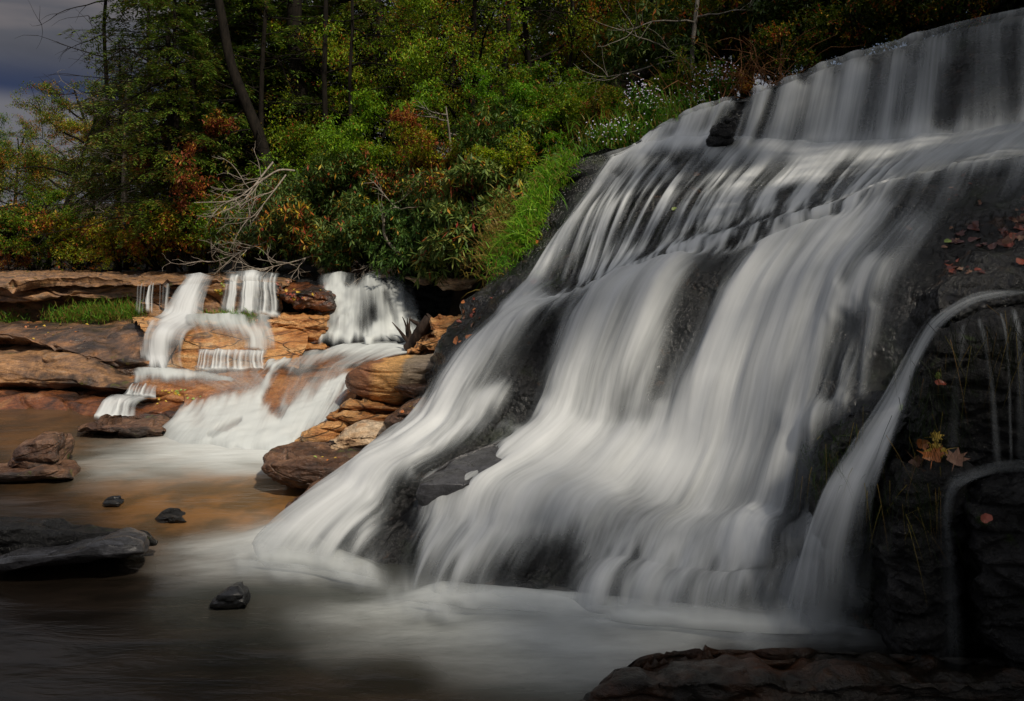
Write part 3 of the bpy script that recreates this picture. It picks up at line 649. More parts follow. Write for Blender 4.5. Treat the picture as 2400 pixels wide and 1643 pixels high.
Z = lambda pts: [z6(*p) for p in pts]
boulder('boulder', Z([(570,118),(700,112),(820,135),(845,195),(990,225),(1032,285),(1005,370),(900,392),(740,380),(655,310),(600,250)]), 9.35, M_red, 'dark leaf-strewn mossy block at the right end of the top shelf', 0.3, lip=688, flat=0.5, amp=0.060, seed=11, q=.4, jag=6)
boulder('boulder', Z([(540,440),(650,400),(880,388),(960,420),(990,490),(930,560),(905,600),(780,598),(600,560),(530,500)]), 9.0, M_orange, 'cracked orange block below the leaf-strewn one', 0.3, lip=745, flat=0.5, amp=0.050, seed=12, q=.4, jag=4)
boulder('boulder', Z([(470,610),(620,600),(780,590),(900,600),(980,640),(880,680),(700,720),(560,740),(500,690)]), 8.6, M_orange, 'low orange slab sloping into the chute under the cracked block', 0.25, lip=815, flat=0.6, amp=0.040, seed=13, q=.5, jag=4)
boulder('boulder', Z([(1680,430),(1740,412),(1890,405),(1910,470),(1840,560),(1780,640),(1760,690),(1560,690),(1500,675),(1580,620),(1650,600),(1690,520)]), 7.9, M_orange, 'golden mossy ledge beside the log at the edge of the dark rock face', 0.25, lip=760, flat=0.4, amp=0.050, seed=14, q=.45, jag=4)
boulder('boulder', Z([(1078,880),(1100,810),(1150,765),(1250,730),(1400,705),(1600,692),(1760,672),(1850,700),(1850,880),(1700,900),(1560,1000),(1450,1035),(1300,1010),(1180,975),(1110,935)]), 6.35, M_band, 'big boulder banded red, gold and grey beside the chute', 0.35, lip=855, flat=0.55, amp=0.022, seed=15, q=.4)
boulder('boulder', Z([(1408,905),(1440,880),(1560,875),(1750,865),(1800,900),(1750,985),(1600,1005),(1500,975),(1430,940)]), 6.0, M_brown, 'dark narrow stone wedged against the banded boulder', 0.2, lip=905, flat=0.4, amp=0.02, seed=16)
boulder('boulder', Z([(1060,1050),(1120,990),(1250,995),(1440,1030),(1580,1060),(1500,1110),(1300,1090),(1150,1080)]), 6.1, M_orange, 'thin cracked orange slab directly under the banded boulder', 0.25, lip=948, flat=0.5, amp=0.030, seed=17, jag=3)
boulder('boulder', Z([(945,1110),(990,1070),(1200,1045),(1450,1065),(1560,1100),(1450,1180),(1280,1180),(1100,1240),(1010,1190),(960,1140)]), 5.95, M_orange, 'wide orange rock with a dark cleft, middle of the orange pile', 0.28, lip=972, flat=0.5, amp=0.035, seed=18, jag=3)
boulder('boulder', Z([(735,1290),(790,1210),(880,1150),(960,1120),(1060,1130),(1100,1180),(1080,1250),(980,1330),(900,1350),(800,1335)]), 5.75, M_orange, 'mossy orange rock washed by foam at the left of the pile', 0.28, lip=1000, flat=0.45, amp=0.035, seed=19, jag=3)
boulder('boulder', Z([(880,1380),(930,1310),(1020,1240),(1180,1165),(1350,1140),(1480,1190),(1560,1260),(1560,1340),(1440,1400),(1150,1410),(1000,1400)]), 5.45, M_pale, 'pale cream and tan boulder at the front of the orange pile', 0.32, lip=1015, flat=0.45, amp=0.040, seed=20, jag=3)
boulder('boulder', Z([(1352,1150),(1400,1080),(1520,1010),(1700,945),(1760,1000),(1760,1150),(1640,1230),(1540,1285),(1430,1240),(1380,1200)]), 5.2, M_brown, 'dark wet wedge-shaped rock with fallen leaves beside the white stream', 0.28, lip=970, flat=0.4, amp=0.02, seed=21)
boulder('boulder', Z([(508,1385),(560,1348),(650,1352),(760,1372),(860,1380),(1000,1370),(1250,1390),(1500,1380),(1600,1460),(1500,1560),(1200,1640),(900,1640),(680,1610),(560,1560),(515,1500)]), 4.75, M_brown, 'long brown flat-topped rock jutting into the pool', 0.32, lip=1090, flat=0.6, amp=0.035, seed=22, jag=4)
boulder('boulder', [(664,1190),(690,1168),(730,1148),(780,1130),(815,1140),(810,1190),(770,1228),(720,1232),(685,1220),(670,1206)], 4.12, M_brown, 'low speckled brown rock half covered by the left stream', 0.25, lip=1165, flat=0.6, amp=0.03, seed=23)
boulder('boulder', [z5(630,1450,0)[:2], z5(700,1400,0)[:2], z5(800,1370,0)[:2], z5(1000,1385,0)[:2], z5(1250,1375,0)[:2], z5(1390,1440,0)[:2], z5(1380,1520,0)[:2], z5(1180,1560,0)[:2], z5(900,1500,0)[:2]], 6.15, M_brown, 'flat dark brown rock at the foot of the small left curtain', 0.25, lip=1003, flat=0.5, amp=0.04, seed=24, jag=3)
boulder('boulder', [(8,1100),(30,1060),(60,1030),(100,1014),(130,1018),(142,1045),(145,1085),(135,1112),(60,1118)], 5.1, M_brown, 'upright brown boulder standing on a low rock in the pool at left', 0.2, lip=1040, flat=0.2, amp=0.03, seed=25)
boulder('boulder', [(-120,1105),(0,1100),(60,1094),(135,1088),(160,1098),(175,1122),(120,1130),(0,1130),(-120,1135)], 4.95, M_brown, 'low flat brown rock under the upright boulder at left', 0.2, lip=1102, flat=0.6, amp=0.02, seed=26)
boulder('boulder', [(-300,1212),(-100,1212),(0,1216),(120,1228),(230,1238),(330,1245),(362,1256),(378,1274),(370,1288),(300,1300),(0,1312),(-300,1320)], 3.62, M_black, 'long black mossy rock in the pool at the left edge', 0.10, lip=1240, flat=0.5, amp=0.03, seed=27)
boulder('boulder', [(-60,1330),(0,1306),(120,1298),(190,1282),(240,1264),(300,1258),(335,1270),(340,1295),(250,1312),(100,1325),(0,1345)], 3.42, M_greywet, 'smooth grey wet stone lying in front of the long black rock', 0.15, lip=1275, flat=0.5, amp=0.015, seed=28)
boulder('boulder', [(364,1215),(375,1202),(400,1200),(425,1210),(440,1222),(430,1236),(370,1236)], 4.15, M_black, 'small dark craggy stone alone in the amber water', 0.08, lip=1212, amp=0.02, seed=29)
boulder('boulder', [(238,1180),(248,1170),(265,1168),(285,1180),(280,1190),(242,1190)], 4.4, M_blackwet, 'tiny dark stone just breaking the water, farthest of the small ones', 0.06, lip=1178, amp=0.01, seed=30)
boulder('boulder', [(488,1420),(510,1392),(540,1373),(558,1372),(575,1390),(585,1420),(560,1432),(500,1432)], 3.13, M_blackwet, 'small pointed grey stone between the two foam fans', 0.08, lip=1395, flat=0.3, amp=0.012, seed=31)
# dark rocks among the big falls
boulder('boulder', [(975,1155),(985,1128),(1060,1076),(1140,1046),(1225,1020),(1245,1035),(1190,1085),(1110,1140),(1050,1170),(1020,1220),(1004,1320),(985,1320),(976,1230)], 3.66, M_greywet, 'smooth dark ledge tip poking out between two white streams', 0.06, lip=1135, flat=0.6, amp=0.012, seed=32)
boulder('boulder', [(1900,1240),(1925,1120),(1960,1030),(2010,975),(2080,952),(2130,975),(2150,1060),(2100,1180),(2060,1300),(1980,1330),(1920,1300)], 3.0, M_black, 'rounded black hump streaked with grass at right, left of the leaf cluster', 0.2, lip=1010, flat=0.4, amp=0.032, seed=33, fr=5)
boulder('boulder', [(2165,900),(2180,800),(2230,760),(2310,730),(2420,690),(2600,660),(2700,900),(2600,1180),(2300,1150),(2180,1100)], 2.75, M_black, 'tall black block at the right edge with thin threads of water', 0.15, lip=790, flat=0.25, amp=0.032, seed=34, fr=5)
boulder('boulder', [(2090,1160),(2110,1090),(2170,1065),(2260,1075),(2290,1100),(2270,1250),(2260,1480),(2180,1700),(2080,1500),(2070,1300)], 2.62, M_black, 'dark rock pillar that carries the orange leaf cluster', 0.15, lip=1110, flat=0.4, amp=0.032, seed=35, fr=5)
boulder('boulder', [(2260,1180),(2290,1120),(2380,1090),(2600,1060),(2700,1200),(2650,1600),(2400,1650),(2300,1500),(2270,1300)], 2.5, M_black, 'rough black rock at the right edge below the tall block', 0.15, lip=1150, flat=0.3, amp=0.032, seed=36, fr=5)
boulder('boulder', [(1340,1660),(1400,1620),(1460,1580),(1530,1553),(1620,1545),(1900,1545),(2200,1560),(2500,1570),(2500,1800),(1900,1850),(1350,1800)], 2.35, M_fore, 'broad dark rock in the bottom right foreground', 0.12, lip=1600, flat=0.9, amp=0.03, seed=37, fr=4)
boulder('boulder', [(1655,330),(1668,300),(1700,270),(1722,275),(1730,310),(1715,345),(1690,352),(1660,350)], 7.85, M_black, 'black rock showing through the thin upper curtain', 0.15, lip=300, flat=0, amp=0.04, seed=38)
# bank stones
boulder('boulder', Z([(850,70),(900,20),(950,15),(960,40),(900,80)]), 11.0, M_pale, 'pale slanting stone under the bushes above the far plunge', 0.2, lip=600, flat=0, amp=0.02, seed=39)
boulder('boulder', Z([(890,105),(920,80),(990,65),(1030,90),(1000,140),(930,155)]), 10.7, M_pale, 'pale rounded stone below the slanting one on the bank', 0.2, lip=600, flat=0, amp=0.02, seed=40)
boulder('boulder', Z([(970,170),(1050,110),(1180,80),(1260,90),(1200,140),(1060,180)]), 10.5, M_brown, 'brown layered stone by the lip of the far plunge', 0.2, lip=600, flat=0, amp=0.03, seed=41)
boulder('boulder', Z([(1500,150),(1600,140),(1680,160),(1690,200),(1640,205),(1560,180)]), 9.8, M_pale, 'flat tan stone hanging above the dark hollow, left one', 0.25, lip=600, flat=0, amp=0.02, seed=42)
boulder('boulder', Z([(1700,170),(1760,130),(1900,125),(2000,160),(1960,230),(1760,245),(1710,200)]), 9.6, M_pale, 'flat tan stone above the dark hollow, larger right one', 0.25, lip=600, flat=0, amp=0.02, seed=43)
boulder('boulder', Z([(1790,60),(1850,20),(1960,10),(1990,60),(1930,100),(1820,95)]), 9.5, M_pale, 'grey stone among leaves above the larger tan stone', 0.2, lip=600, flat=0, amp=0.02, seed=44)
boulder('boulder', [(1430,200),(1455,165),(1510,150),(1550,175),(1560,220),(1530,260),(1470,270),(1430,245)], 12.2, M_slab, 'grey boulder half hidden behind the blurred sapling on the slope', 0.5, lip=500, flat=0, amp=0.08, seed=45)

def threads(x0, x1, y0, y1, n, lean=0.0, w=4.0, lo=.3, hi=.8, ytop=5, ybot=10, sd=1):
    q = np.random.default_rng(sd); out = []
    for i in range(n):
        f = (i + q.random()) / n; x = x0 + (x1 - x0) * np.clip(f + q.normal() * .6 / n, 0, 1); ya = y0 + q.normal() * ytop * .5; yb = y1 - abs(q.normal()) * ybot; a = lo + (hi - lo) * q.random(); ww = w * (.5 + q.random())
        dx = lean + (f - .5) * (x1 - x0) * .08; out.append([(x, ya, ww * .8, a * (.35 + .6 * q.random())), (x + dx * .4, (ya + yb) / 2, ww, a * .85), (x + dx, yb, ww * 1.5, a * .8)])
    return out
# ------------------------------------------------------------------ water of the left cascade
def veil(rows, lst, mat, label, nu=200, nv=120, base_d=0.0, jitx=8, off=0.03, seed=0, uvs=(1, 1), lump=0.0, edge=0.06, name='cascade_water', zf=None, ex=2.6, dd=.04):
    g = loft(rows, nu, nv); n = gnormals(g)
    u, v = np.meshgrid(np.linspace(0, 1, nu), np.linspace(0, 1, nv))
    wd = np.linalg.norm(g[nv // 2, 1:] - g[nv // 2, :-1], axis=-1).sum(); ht = np.linalg.norm(g[1:, nu // 2] - g[:-1, nu // 2], axis=-1).sum()
    x, y = PX(g)
    x = x + uvn(u * wd * 14, v * ht * 1.5, seed + 81, 3) * jitx; y = y + uvn(u * wd * 14, v * ht * 1.5, seed + 82, 3) * jitx * .6
    d = strokes(x, y, lst, ex=ex) if lst else np.zeros_like(u)
    d = np.maximum(d, base_d)
    vj = v + uvn(u * wd * 9, v * .5, seed + 70, 2) * .10
    if base_d: d = d * (1 + .9 * uvn(u * wd * 3.5, v * ht * .6, seed + 71, 3))
    e = smooth(0, edge, u) * smooth(1, 1 - edge, u) * smooth(0, .05, vj) * smooth(1, .90, vj)
    d = d * e
    if zf: d = d * smooth(zf[0], zf[1], g[..., 2] + .06 * uvn(u * wd * 6, v * 3, seed + 75, 2))
    g = g + n * (off + d * dd + lump * fbm(g * 3.2, seed + 91, 3) * d)[..., None]
    return tag(mk(name, g, grid_faces(nv, nu), mat, uv=np.stack([u * wd * uvs[0] * .16, v * ht * uvs[1] * .25], -1), attrs={'dens': d}), label, None, None, 'structure')

veil([[(415,650,10.2),(470,648,10.2),(520,650,10.2)], [(432,660,9.4),(470,655,9.4),(506,655,9.4)], [(415,680,9.25),(460,675,9.25),(496,672,9.25)],
      [(392,715,9.05),(440,715,9.05),(482,710,9.1)], [(375,742,8.9),(430,745,8.9),(480,742,8.9)], [(338,756,8.6),(390,765,8.6),(470,768,8.6)],
      [(328,790,8.3),(370,785,8.2),(440,790,8.15)], [(330,840,8.1),(370,840,8.05),(430,840,8.0)], [(322,882,7.9),(370,886,7.85),(440,884,7.85)]],
     [[(465,655,26,.8),(445,690,34,.95),(430,738,40,.95),(400,760,36,.9),(380,800,26,1),(365,880,30,.95)], [(430,770,20,.5),(425,850,22,.55),(425,880,20,.5)], [(352,765,9,.6),(340,850,8,.4)], ('rock', [(425,830,22,.5),(400,872,12,.4)])],
     M_fall, 'tall white curtain on the left of the cascade', 200, 200, seed=1, uvs=(1.6, 1))
veil([[(310,664,9.7),(360,666,9.7),(420,662,9.6)], [(316,672,9.4),(360,673,9.4),(412,670,9.4)], [(314,705,9.3),(360,706,9.3),(405,706,9.25)], [(316,742,9.2),(360,745,9.2),(398,744,9.15)]],
     threads(320, 402, 672, 740, 11, -3, 2.6, .25, .8), M_cas, 'thin threads of water left of the tall white curtain', seed=2, jitx=5, edge=.12)
veil([[(512,640,11),(580,640,11),(665,645,11)], [(525,648,9.5),(590,645,9.5),(655,652,9.5)], [(520,668,9.32),(590,666,9.3),(655,670,9.3)],
      [(512,705,9.2),(590,705,9.15),(660,705,9.2)], [(505,742,9.1),(590,745,9.0),(662,748,9.05)]],
     threads(528, 655, 656, 742, 20, -4, 3.4, .1, .65, 7, 12, 3) + [[(525,742,8,.5),(655,743,8,.5)]] + [[(590,650,16,.8),(588,690,13,.8),(583,746,14,.85)], [(548,660,9,.6),(535,742,11,.5)], [(625,665,8,.5),(622,742,10,.45)], [(545,652,30,.3),(640,654,30,.3)]],
     M_cas, 'wide threaded curtain beside the tall one on the left cascade', base_d=.0, jitx=6, edge=.08, seed=3, uvs=(1.4, 1))
veil([[(430,742,9.0),(540,742,9.0),(640,744,9.0)], [(430,756,8.6),(540,760,8.6),(640,765,8.6)], [(450,790,8.35),(560,800,8.25),(650,800,8.25)], [(455,826,8.1),(560,830,8.05),(650,832,8.0)]],
     [[(480,752,34,.35),(560,758,24,.7),(600,790,24,.75),(605,832,22,.7)], [(620,750,20,.5),(640,800,22,.4)], [(440,750,20,.6),(520,752,16,.5)], [(500,790,60,.12),(600,800,60,.15)]],
     M_foam, 'fan of water spreading over the orange rock', seed=4, jitx=14)
veil([[(455,820,8.3),(540,824,8.25),(632,828,8.2)], [(460,832,8.02),(540,835,7.98),(628,838,7.95)], [(460,850,7.94),(540,853,7.92),(628,854,7.9)], [(455,874,7.85),(540,876,7.84),(630,872,7.85)]],
     threads(462, 628, 832, 870, 34, -2, 2.6, .15, .65, 2, 5, 5) + [[(465,850,22,.3),(625,850,22,.3)], [(465,874,8,.6),(625,872,8,.6)]] + [[(470,830,6,.5),(625,834,6,.5)]], M_cas, 'short comb-like curtain below the orange rock', seed=5, jitx=5, edge=.08)
veil([[(440,862,8.0),(540,865,7.95),(640,862,7.95)], [(440,878,7.75),(540,880,7.7),(620,880,7.7)], [(450,900,7.4),(540,900,7.4),(640,895,7.4)], [(520,925,7.1),(580,925,7.1),(650,915,7.1)]],
     None, M_foam, 'translucent skirt of water sliding below the comb-like curtain', base_d=.34, seed=6, edge=.15)
veil([[(290,868,8.1),(380,868,8.1),(480,870,8.1),(560,880,7.9)], [(300,878,7.8),(380,880,7.75),(480,886,7.7),(560,898,7.5)], [(310,892,7.5),(380,892,7.5),(480,902,7.45),(560,912,7.3)], [(310,912,7.3),(380,910,7.25),(480,920,7.2),(560,935,7.0)]],
     [[(340,878,20,.8),(400,884,14,.95),(480,888,10,.7),(540,900,8,.6)], [(325,890,18,.6),(312,915,16,.5)], [(400,895,60,.15),(500,910,50,.2)]],
     M_foam, 'white rim of water round the brown hump', seed=7)
veil([[(305,903,7.45),(340,905,7.45),(372,906,7.45)], [(303,912,7.2),(335,913,7.2),(368,915,7.2)], [(296,925,7.12),(330,926,7.12),(368,926,7.12)], [(280,938,7.05),(320,942,7.0),(368,942,7.0)]],
     threads(304, 368, 910, 942, 15, -10, 2.4, .1, .5, 2, 4, 6) + [[(306,925,16,.42),(366,925,14,.3)], [(290,940,8,.6),(366,940,7,.5)]], M_cas, 'small comb of water beside the brown hump', seed=8, jitx=2, nu=140, nv=80, edge=.02)
veil([[(262,932,7.2),(310,936,7.1),(370,938,7.1)], [(245,946,6.95),(290,948,6.9),(330,950,6.85)], [(232,965,6.78),(275,968,6.76),(322,968,6.75)], [(220,992,6.6),(270,996,6.55),(325,996,6.6)]],
     threads(236, 325, 950, 992, 17, -14, 4, .1, .5, 4, 5, 7) + [[(250,960,26,.5),(242,985,28,.5)], [(290,955,20,.45),(285,990,24,.4)], [(225,992,10,.6),(310,993,8,.5)]] + [[(280,942,14,.5),(330,942,12,.5)], [(262,950,12,.6),(245,990,16,.6)]],
     M_cas, 'lowest left curtain dropping into the pool', jitx=2, seed=9, edge=.02, nu=180)
bw = [[(x, y, d - .0) for x, y, d in r] for r in bedrows]
veil(bw, [[(1000,818,16,.9),(880,822,14,1),(790,830,14,.85),(730,845,14,.55),(690,870,14,.3)], [(960,830,30,.8),(860,838,16,.7),(780,870,18,.4),(730,920,16,.3),(690,970,18,.35)],
          [(840,900,16,.6),(805,905,22,.95),(770,940,32,1),(730,980,40,1),(680,1020,50,1),(640,1050,50,1)],
          [(672,855,14,.8),(640,866,14,.8)], [(645,868,10,.5),(622,895,15,.75),(605,935,24,.85),(570,980,46,.95),(500,1015,56,.95),(430,1050,60,.85)],
          [(465,955,12,.5),(435,985,24,.7),(400,1040,46,.75)], [(540,950,14,.5),(500,985,26,.7)], [(590,985,40,.8),(560,1030,60,1),(600,1070,70,1)], [(540,1000,60,.9),(660,1040,50,.9)], [(700,900,60,.22),(660,960,50,.3)], [(760,1000,40,.8),(800,1020,30,.6)],
          ('rock', [(660,890,16,.75),(648,945,24,.8),(655,990,16,.5)]), ('rock', [(560,1000,8,.4),(500,1035,8,.3)])],
     M_foam, 'white water fanning down the chute into the pool', 320, 240, seed=10, jitx=18, lump=.03, off=.04, edge=.03, zf=(-.14, .0))
veil([[(740,652,10.9),(860,648,10.9),(1000,655,10.9)], [(742,668,10.0),(860,662,9.9),(990,672,10.0)], [(745,700,9.7),(860,695,9.6),(990,700,9.7)], [(738,760,9.3),(860,760,9.2),(1000,760,9.3)], [(715,826,8.8),(860,832,8.7),(1030,830,8.7)]],
     [[(752,662,12,.3),(785,680,20,.7),(765,730,26,.85),(745,780,28,.8),(735,825,28,.8)], [(800,680,26,.8),(810,740,30,.7),(815,820,34,.85)], [(872,664,16,.5),(850,700,30,.7),(830,760,30,.5)],
      [(880,670,20,.55),(900,720,30,.6),(935,780,34,.85),(975,822,30,.85)], [(925,690,26,.35),(960,740,26,.35)], [(760,815,30,.8),(860,825,30,.9),(960,825,26,.8)], [(895,800,30,.9),(930,780,24,.6)],
      ('rock', [(905,700,8,.5),(925,765,12,.5),(935,790,6,.3)]), ('rock', [(845,655,16,.8),(825,680,8,.4)])],
     M_foam, 'far white plunge of water in front of the black hollow', 200, 160, seed=11, jitx=14, lump=.10, off=.12, edge=.12)
M_mist = water_mat('spray_mist', 5, .8, k=.5, fine=.1, tintc=(.68, .71, .70), amax=.85, bump=.04)
def mist(basep, hts, dens, lab, seed):
    rows = []
    for f in (1.0, .7, .4, .15, 0, -.35):
        rows.append([(x, y - h * f, 2560 / (y + 26 - HOR) * (1 + .05 * max(f, 0)) * (1 if f >= 0 else (y + 26 - HOR) / (y + 22 - HOR + h * .35))) for (x, y), h in zip(basep, hts)])
    lst = [[(x, y - h * .02, h * .55, a) for (x, y), h, a in zip(basep, hts, dens)]]
    veil(rows, lst, M_mist, lab, 240, 60, jitx=26, off=.01, seed=seed, edge=.12, name='spray_mist', ex=2.0, zf=(-.02, .09))
mist([(520,1318),(620,1326),(740,1340),(850,1362),(930,1380)], [80,120,130,100,60], [.3,.7,.75,.55,.2], 'soft spray where the left stream meets the pool', 21)
mist([(840,1405),(960,1418),(1100,1436),(1300,1450),(1500,1472),(1750,1490),(1950,1498),(2080,1500)], [80,130,120,90,140,150,110,80], [.0,.6,.75,.55,.8,.8,.55,.2], 'soft spray along the foot of the main falls', 22)
# streams over the right-hand rocks
veil([[(2450,670,2.7),(2450,690,2.65),(2450,705,2.6)], [(2300,698,2.72),(2300,715,2.66),(2300,735,2.6)], [(2200,752,2.8),(2212,770,2.72),(2225,792,2.62)], [(2140,845,2.82),(2160,860,2.72),(2180,872,2.62)],
      [(2090,930,2.85),(2120,945,2.75),(2160,955,2.65)], [(2010,1045,2.8),(2050,1065,2.7),(2100,1085,2.6)], [(1940,1150,2.76),(1990,1170,2.68),(2060,1180,2.6)], [(1900,1260,2.76),(1950,1280,2.68),(2050,1300,2.6)], [(1860,1370,2.76),(1940,1390,2.66),(2040,1420,2.6)], [(1830,1480,2.78),(1930,1500,2.64),(2040,1510,2.6)]],
     [[(2500,690,16,.22),(2300,714,15,.34),(2208,772,16,.5),(2154,864,20,.65),(2112,945,28,.75),(2045,1065,32,.85),(1980,1170,40,.75),(1930,1280,50,.6),(1900,1390,60,.45),(1880,1490,60,.4)], [(2060,1170,14,.4),(2050,1380,14,.3)], [(2130,930,8,.5),(2085,1050,10,.45),(2040,1180,12,.35),(2030,1400,16,.25)], [(2000,1120,20,.5),(1900,1230,30,.4),(1850,1400,30,.3)]],
     M_fall, 'slanting white stream running past the leaf-topped rock pillar', 200, 260, seed=12, jitx=26, off=.04, uvs=(2.2, .4), edge=.1, dd=.006)
veil([[(2210,770,2.95),(2320,730,2.9),(2460,700,2.9)], [(2206,800,2.6),(2320,765,2.55),(2460,740,2.55)], [(2200,900,2.54),(2320,880,2.5),(2460,880,2.5)], [(2200,1090,2.5),(2320,1090,2.46),(2460,1090,2.45)]],
     [[(2262,772,6,.34),(2240,880,8,.22),(2228,1080,12,.16)], [(2298,760,4,.3),(2318,900,6,.3),(2330,1080,9,.2)], [(2380,740,6,.3),(2385,1080,9,.16)], [(2350,745,3,.3),(2362,1080,4,.22)]],
     M_fall, 'faint threads hanging down the tall black block', 160, 120, seed=13, jitx=5, off=.015, dd=.003)
veil([[(2450,1085,2.45),(2450,1100,2.42),(2450,1115,2.4)], [(2330,1095,2.44),(2330,1110,2.41),(2330,1128,2.38)], [(2230,1125,2.44),(2245,1140,2.4),(2262,1160,2.36)], [(2200,1200,2.42),(2225,1210,2.38),(2260,1225,2.34)], [(2190,1320,2.4),(2230,1330,2.36),(2280,1340,2.32)], [(2180,1600,2.38),(2230,1600,2.34),(2300,1600,2.3)]],
     [[(2450,1100,14,.2),(2330,1110,14,.26),(2247,1142,16,.3),(2227,1215,18,.26),(2232,1330,22,.18),(2240,1480,26,.2),(2240,1600,30,.1)]],
     M_fall, 'thin veil falling between the two black rocks at the right edge', 140, 200, seed=14, jitx=26, off=.03, uvs=(2.5, .4), edge=.1, dd=.004)

# ------------------------------------------------------------------ foliage building blocks
def leaves_mesh(pos, dirv, up, L, Wd, fold=0.25):
    """one small folded leaf (two triangles as a quad) per entry"""
    dirv = dirv / np.maximum(np.linalg.norm(dirv, axis=1, keepdims=True), 1e-6)
    s = np.cross(dirv, up); s = s / np.maximum(np.linalg.norm(s, axis=1, keepdims=True), 1e-6)
    n = np.cross(s, dirv)
    L = np.asarray(L).reshape(-1, 1); Wd = np.asarray(Wd).reshape(-1, 1)
    a = pos; b = pos + dirv * L * .48 + s * Wd * .5 - n * Wd * fold; c = pos + dirv * L - n * L * 0.08; d = pos + dirv * L * .48 - s * Wd * .5 - n * Wd * fold
    v = np.stack([a, b, c, d], 1).reshape(-1, 3); N = len(pos)
    f = np.arange(N * 4).reshape(N, 4)
    f3 = np.concatenate([f[:, [0, 1, 2]], f[:, [0, 2, 3]]], 1).reshape(-1, 3)
    return v, f3
def leaf_obj(name, pos, dirv, up, L, Wd, mat, parent, fold=.25):
    v, f = leaves_mesh(pos, dirv, up, L, Wd, fold)
    r = np.repeat(rng.random(len(pos)), 2); r2 = np.repeat(rng.random(len(pos)) * (.25 + 1.5 * np.clip(vnoise(pos * 2.4, 5) * 2 - .5, 0, 1)), 2)
    return mk(name, v, f, mat, parent=parent, smooth=False, fattrs={'r1': r, 'r2': r2})
def rv(n): 
    a = rng.normal(size=(n, 3)); return a / np.linalg.norm(a, axis=1, keepdims=True)
class Tubes:
    def __init__(s): s.v = []; s.f = []; s.n = 0
    def add(s, pts, rad, sides=6):
        pts = np.asarray(pts, float); k = len(pts); rad = np.broadcast_to(rad, (k,))
        tg = np.gradient(pts, axis=0); tg /= np.maximum(np.linalg.norm(tg, axis=1, keepdims=True), 1e-6)
        ref = np.array([0.31, 0.17, 0.93]) if abs(tg[:, 2]).mean() < .8 else np.array([1.0, 0.1, 0])
        a = np.cross(tg, ref); a /= np.linalg.norm(a, axis=1, keepdims=True); b = np.cross(tg, a)
        th = np.linspace(0, 2 * math.pi, sides, endpoint=False)
        ring = pts[:, None] + (a[:, None] * np.cos(th)[None, :, None] + b[:, None] * np.sin(th)[None, :, None]) * rad[:, None, None]
        s.v.append(ring.reshape(-1, 3)); s.f.append(grid_faces(k, sides, True) + s.n); s.n += k * sides
    def build(s, name, mat, parent=None, **kw): return mk(name, np.vstack(s.v), np.vstack(s.f), mat, parent=parent, **kw)
def wander(p0, d0, L, k=6, bend=.25, grav=0.0):
    pts = [np.array(p0, float)]; d = np.array(d0, float); d /= np.linalg.norm(d)
    for _ in range(k):
        d = d + rng.normal(size=3) * bend * .5 + np.array([0, 0, grav]); d /= np.linalg.norm(d)
        pts.append(pts[-1] + d * L / k)
    return np.array(pts)

def make_hemlock(Ht=13, spread=3.0, z0=1.5, nbr=200, dens=1.0):
    root = empty('hemlock_tree', (0, 0, 0), 'x', 'tree')
    T = Tubes(); tr = wander((0, 0, 0), (0, 0, 1), Ht, 14, .05); tr[:, :2] -= tr[:1, :2]
    T.add(tr, np.linspace(.17, .02, len(tr)), 8)
    P, Dv, Up = [], [], []
    for i in range(nbr):
        fz = (i + rng.random()) / nbr; z = z0 + fz * (Ht - z0)
        j = np.interp(z, tr[:, 2], np.arange(len(tr))); p0 = np.array([np.interp(j, np.arange(len(tr)), tr[:, a]) for a in range(3)])
        az = rng.random() * 6.283; L = spread * ((1 - fz) ** .7) * (.55 + .6 * rng.random()) + .25
        if fz < .12: L *= .6
        d = np.array([math.cos(az), math.sin(az), .12 - .3 * rng.random()])
        br = wander(p0, d, L, 7, .14, -.05); T.add(br, np.linspace(.028 * (1.3 - fz), .005, len(br)), 4)
        nb = int(9 * L * dens) + 4
        for q in range(nb):
            s = .15 + .85 * rng.random(); jj = s * (len(br) - 1); i0 = int(min(jj, len(br) - 2)); pp = br[i0] + (br[i0 + 1] - br[i0]) * (jj - i0)
            bd = br[i0 + 1] - br[i0]; bd /= np.linalg.norm(bd); sd_ = np.cross(bd, (0, 0, 1)) * (1 if q % 2 else -1)
            dd = bd * .6 + sd_ * .8 + np.array([0, 0, -.22 + .2 * rng.normal()]); dd /= np.linalg.norm(dd); l = (.55 * (1.1 - s) + .18) * min(L, 2) * .6
            m = int(14 * l / .3) + 6; ss = rng.random(m)[:, None]
            pos = pp + dd * ss * l + rng.normal(size=(m, 3)) * .02 + np.array([0, 0, -.12]) * ss ** 2
            sg = np.sign(rng.random((m, 1)) - .5)
            ld = dd * .7 + np.cross(dd, (0, 0, 1)) * sg * .8 + rng.normal(size=(m, 3)) * .15
            P.append(pos); Dv.append(ld)
    P = np.vstack(P); Dv = np.vstack(Dv); n = len(P)
    T.build('trunk', M_bark, root)
    leaf_obj('crown', P, Dv, np.tile([0, 0, 1.0], (n, 1)) + rng.normal(size=(n, 3)) * .3, .07 + .07 * rng.random(n), .022 + .012 * rng.random(n), M_needle, root, .1)
    return root

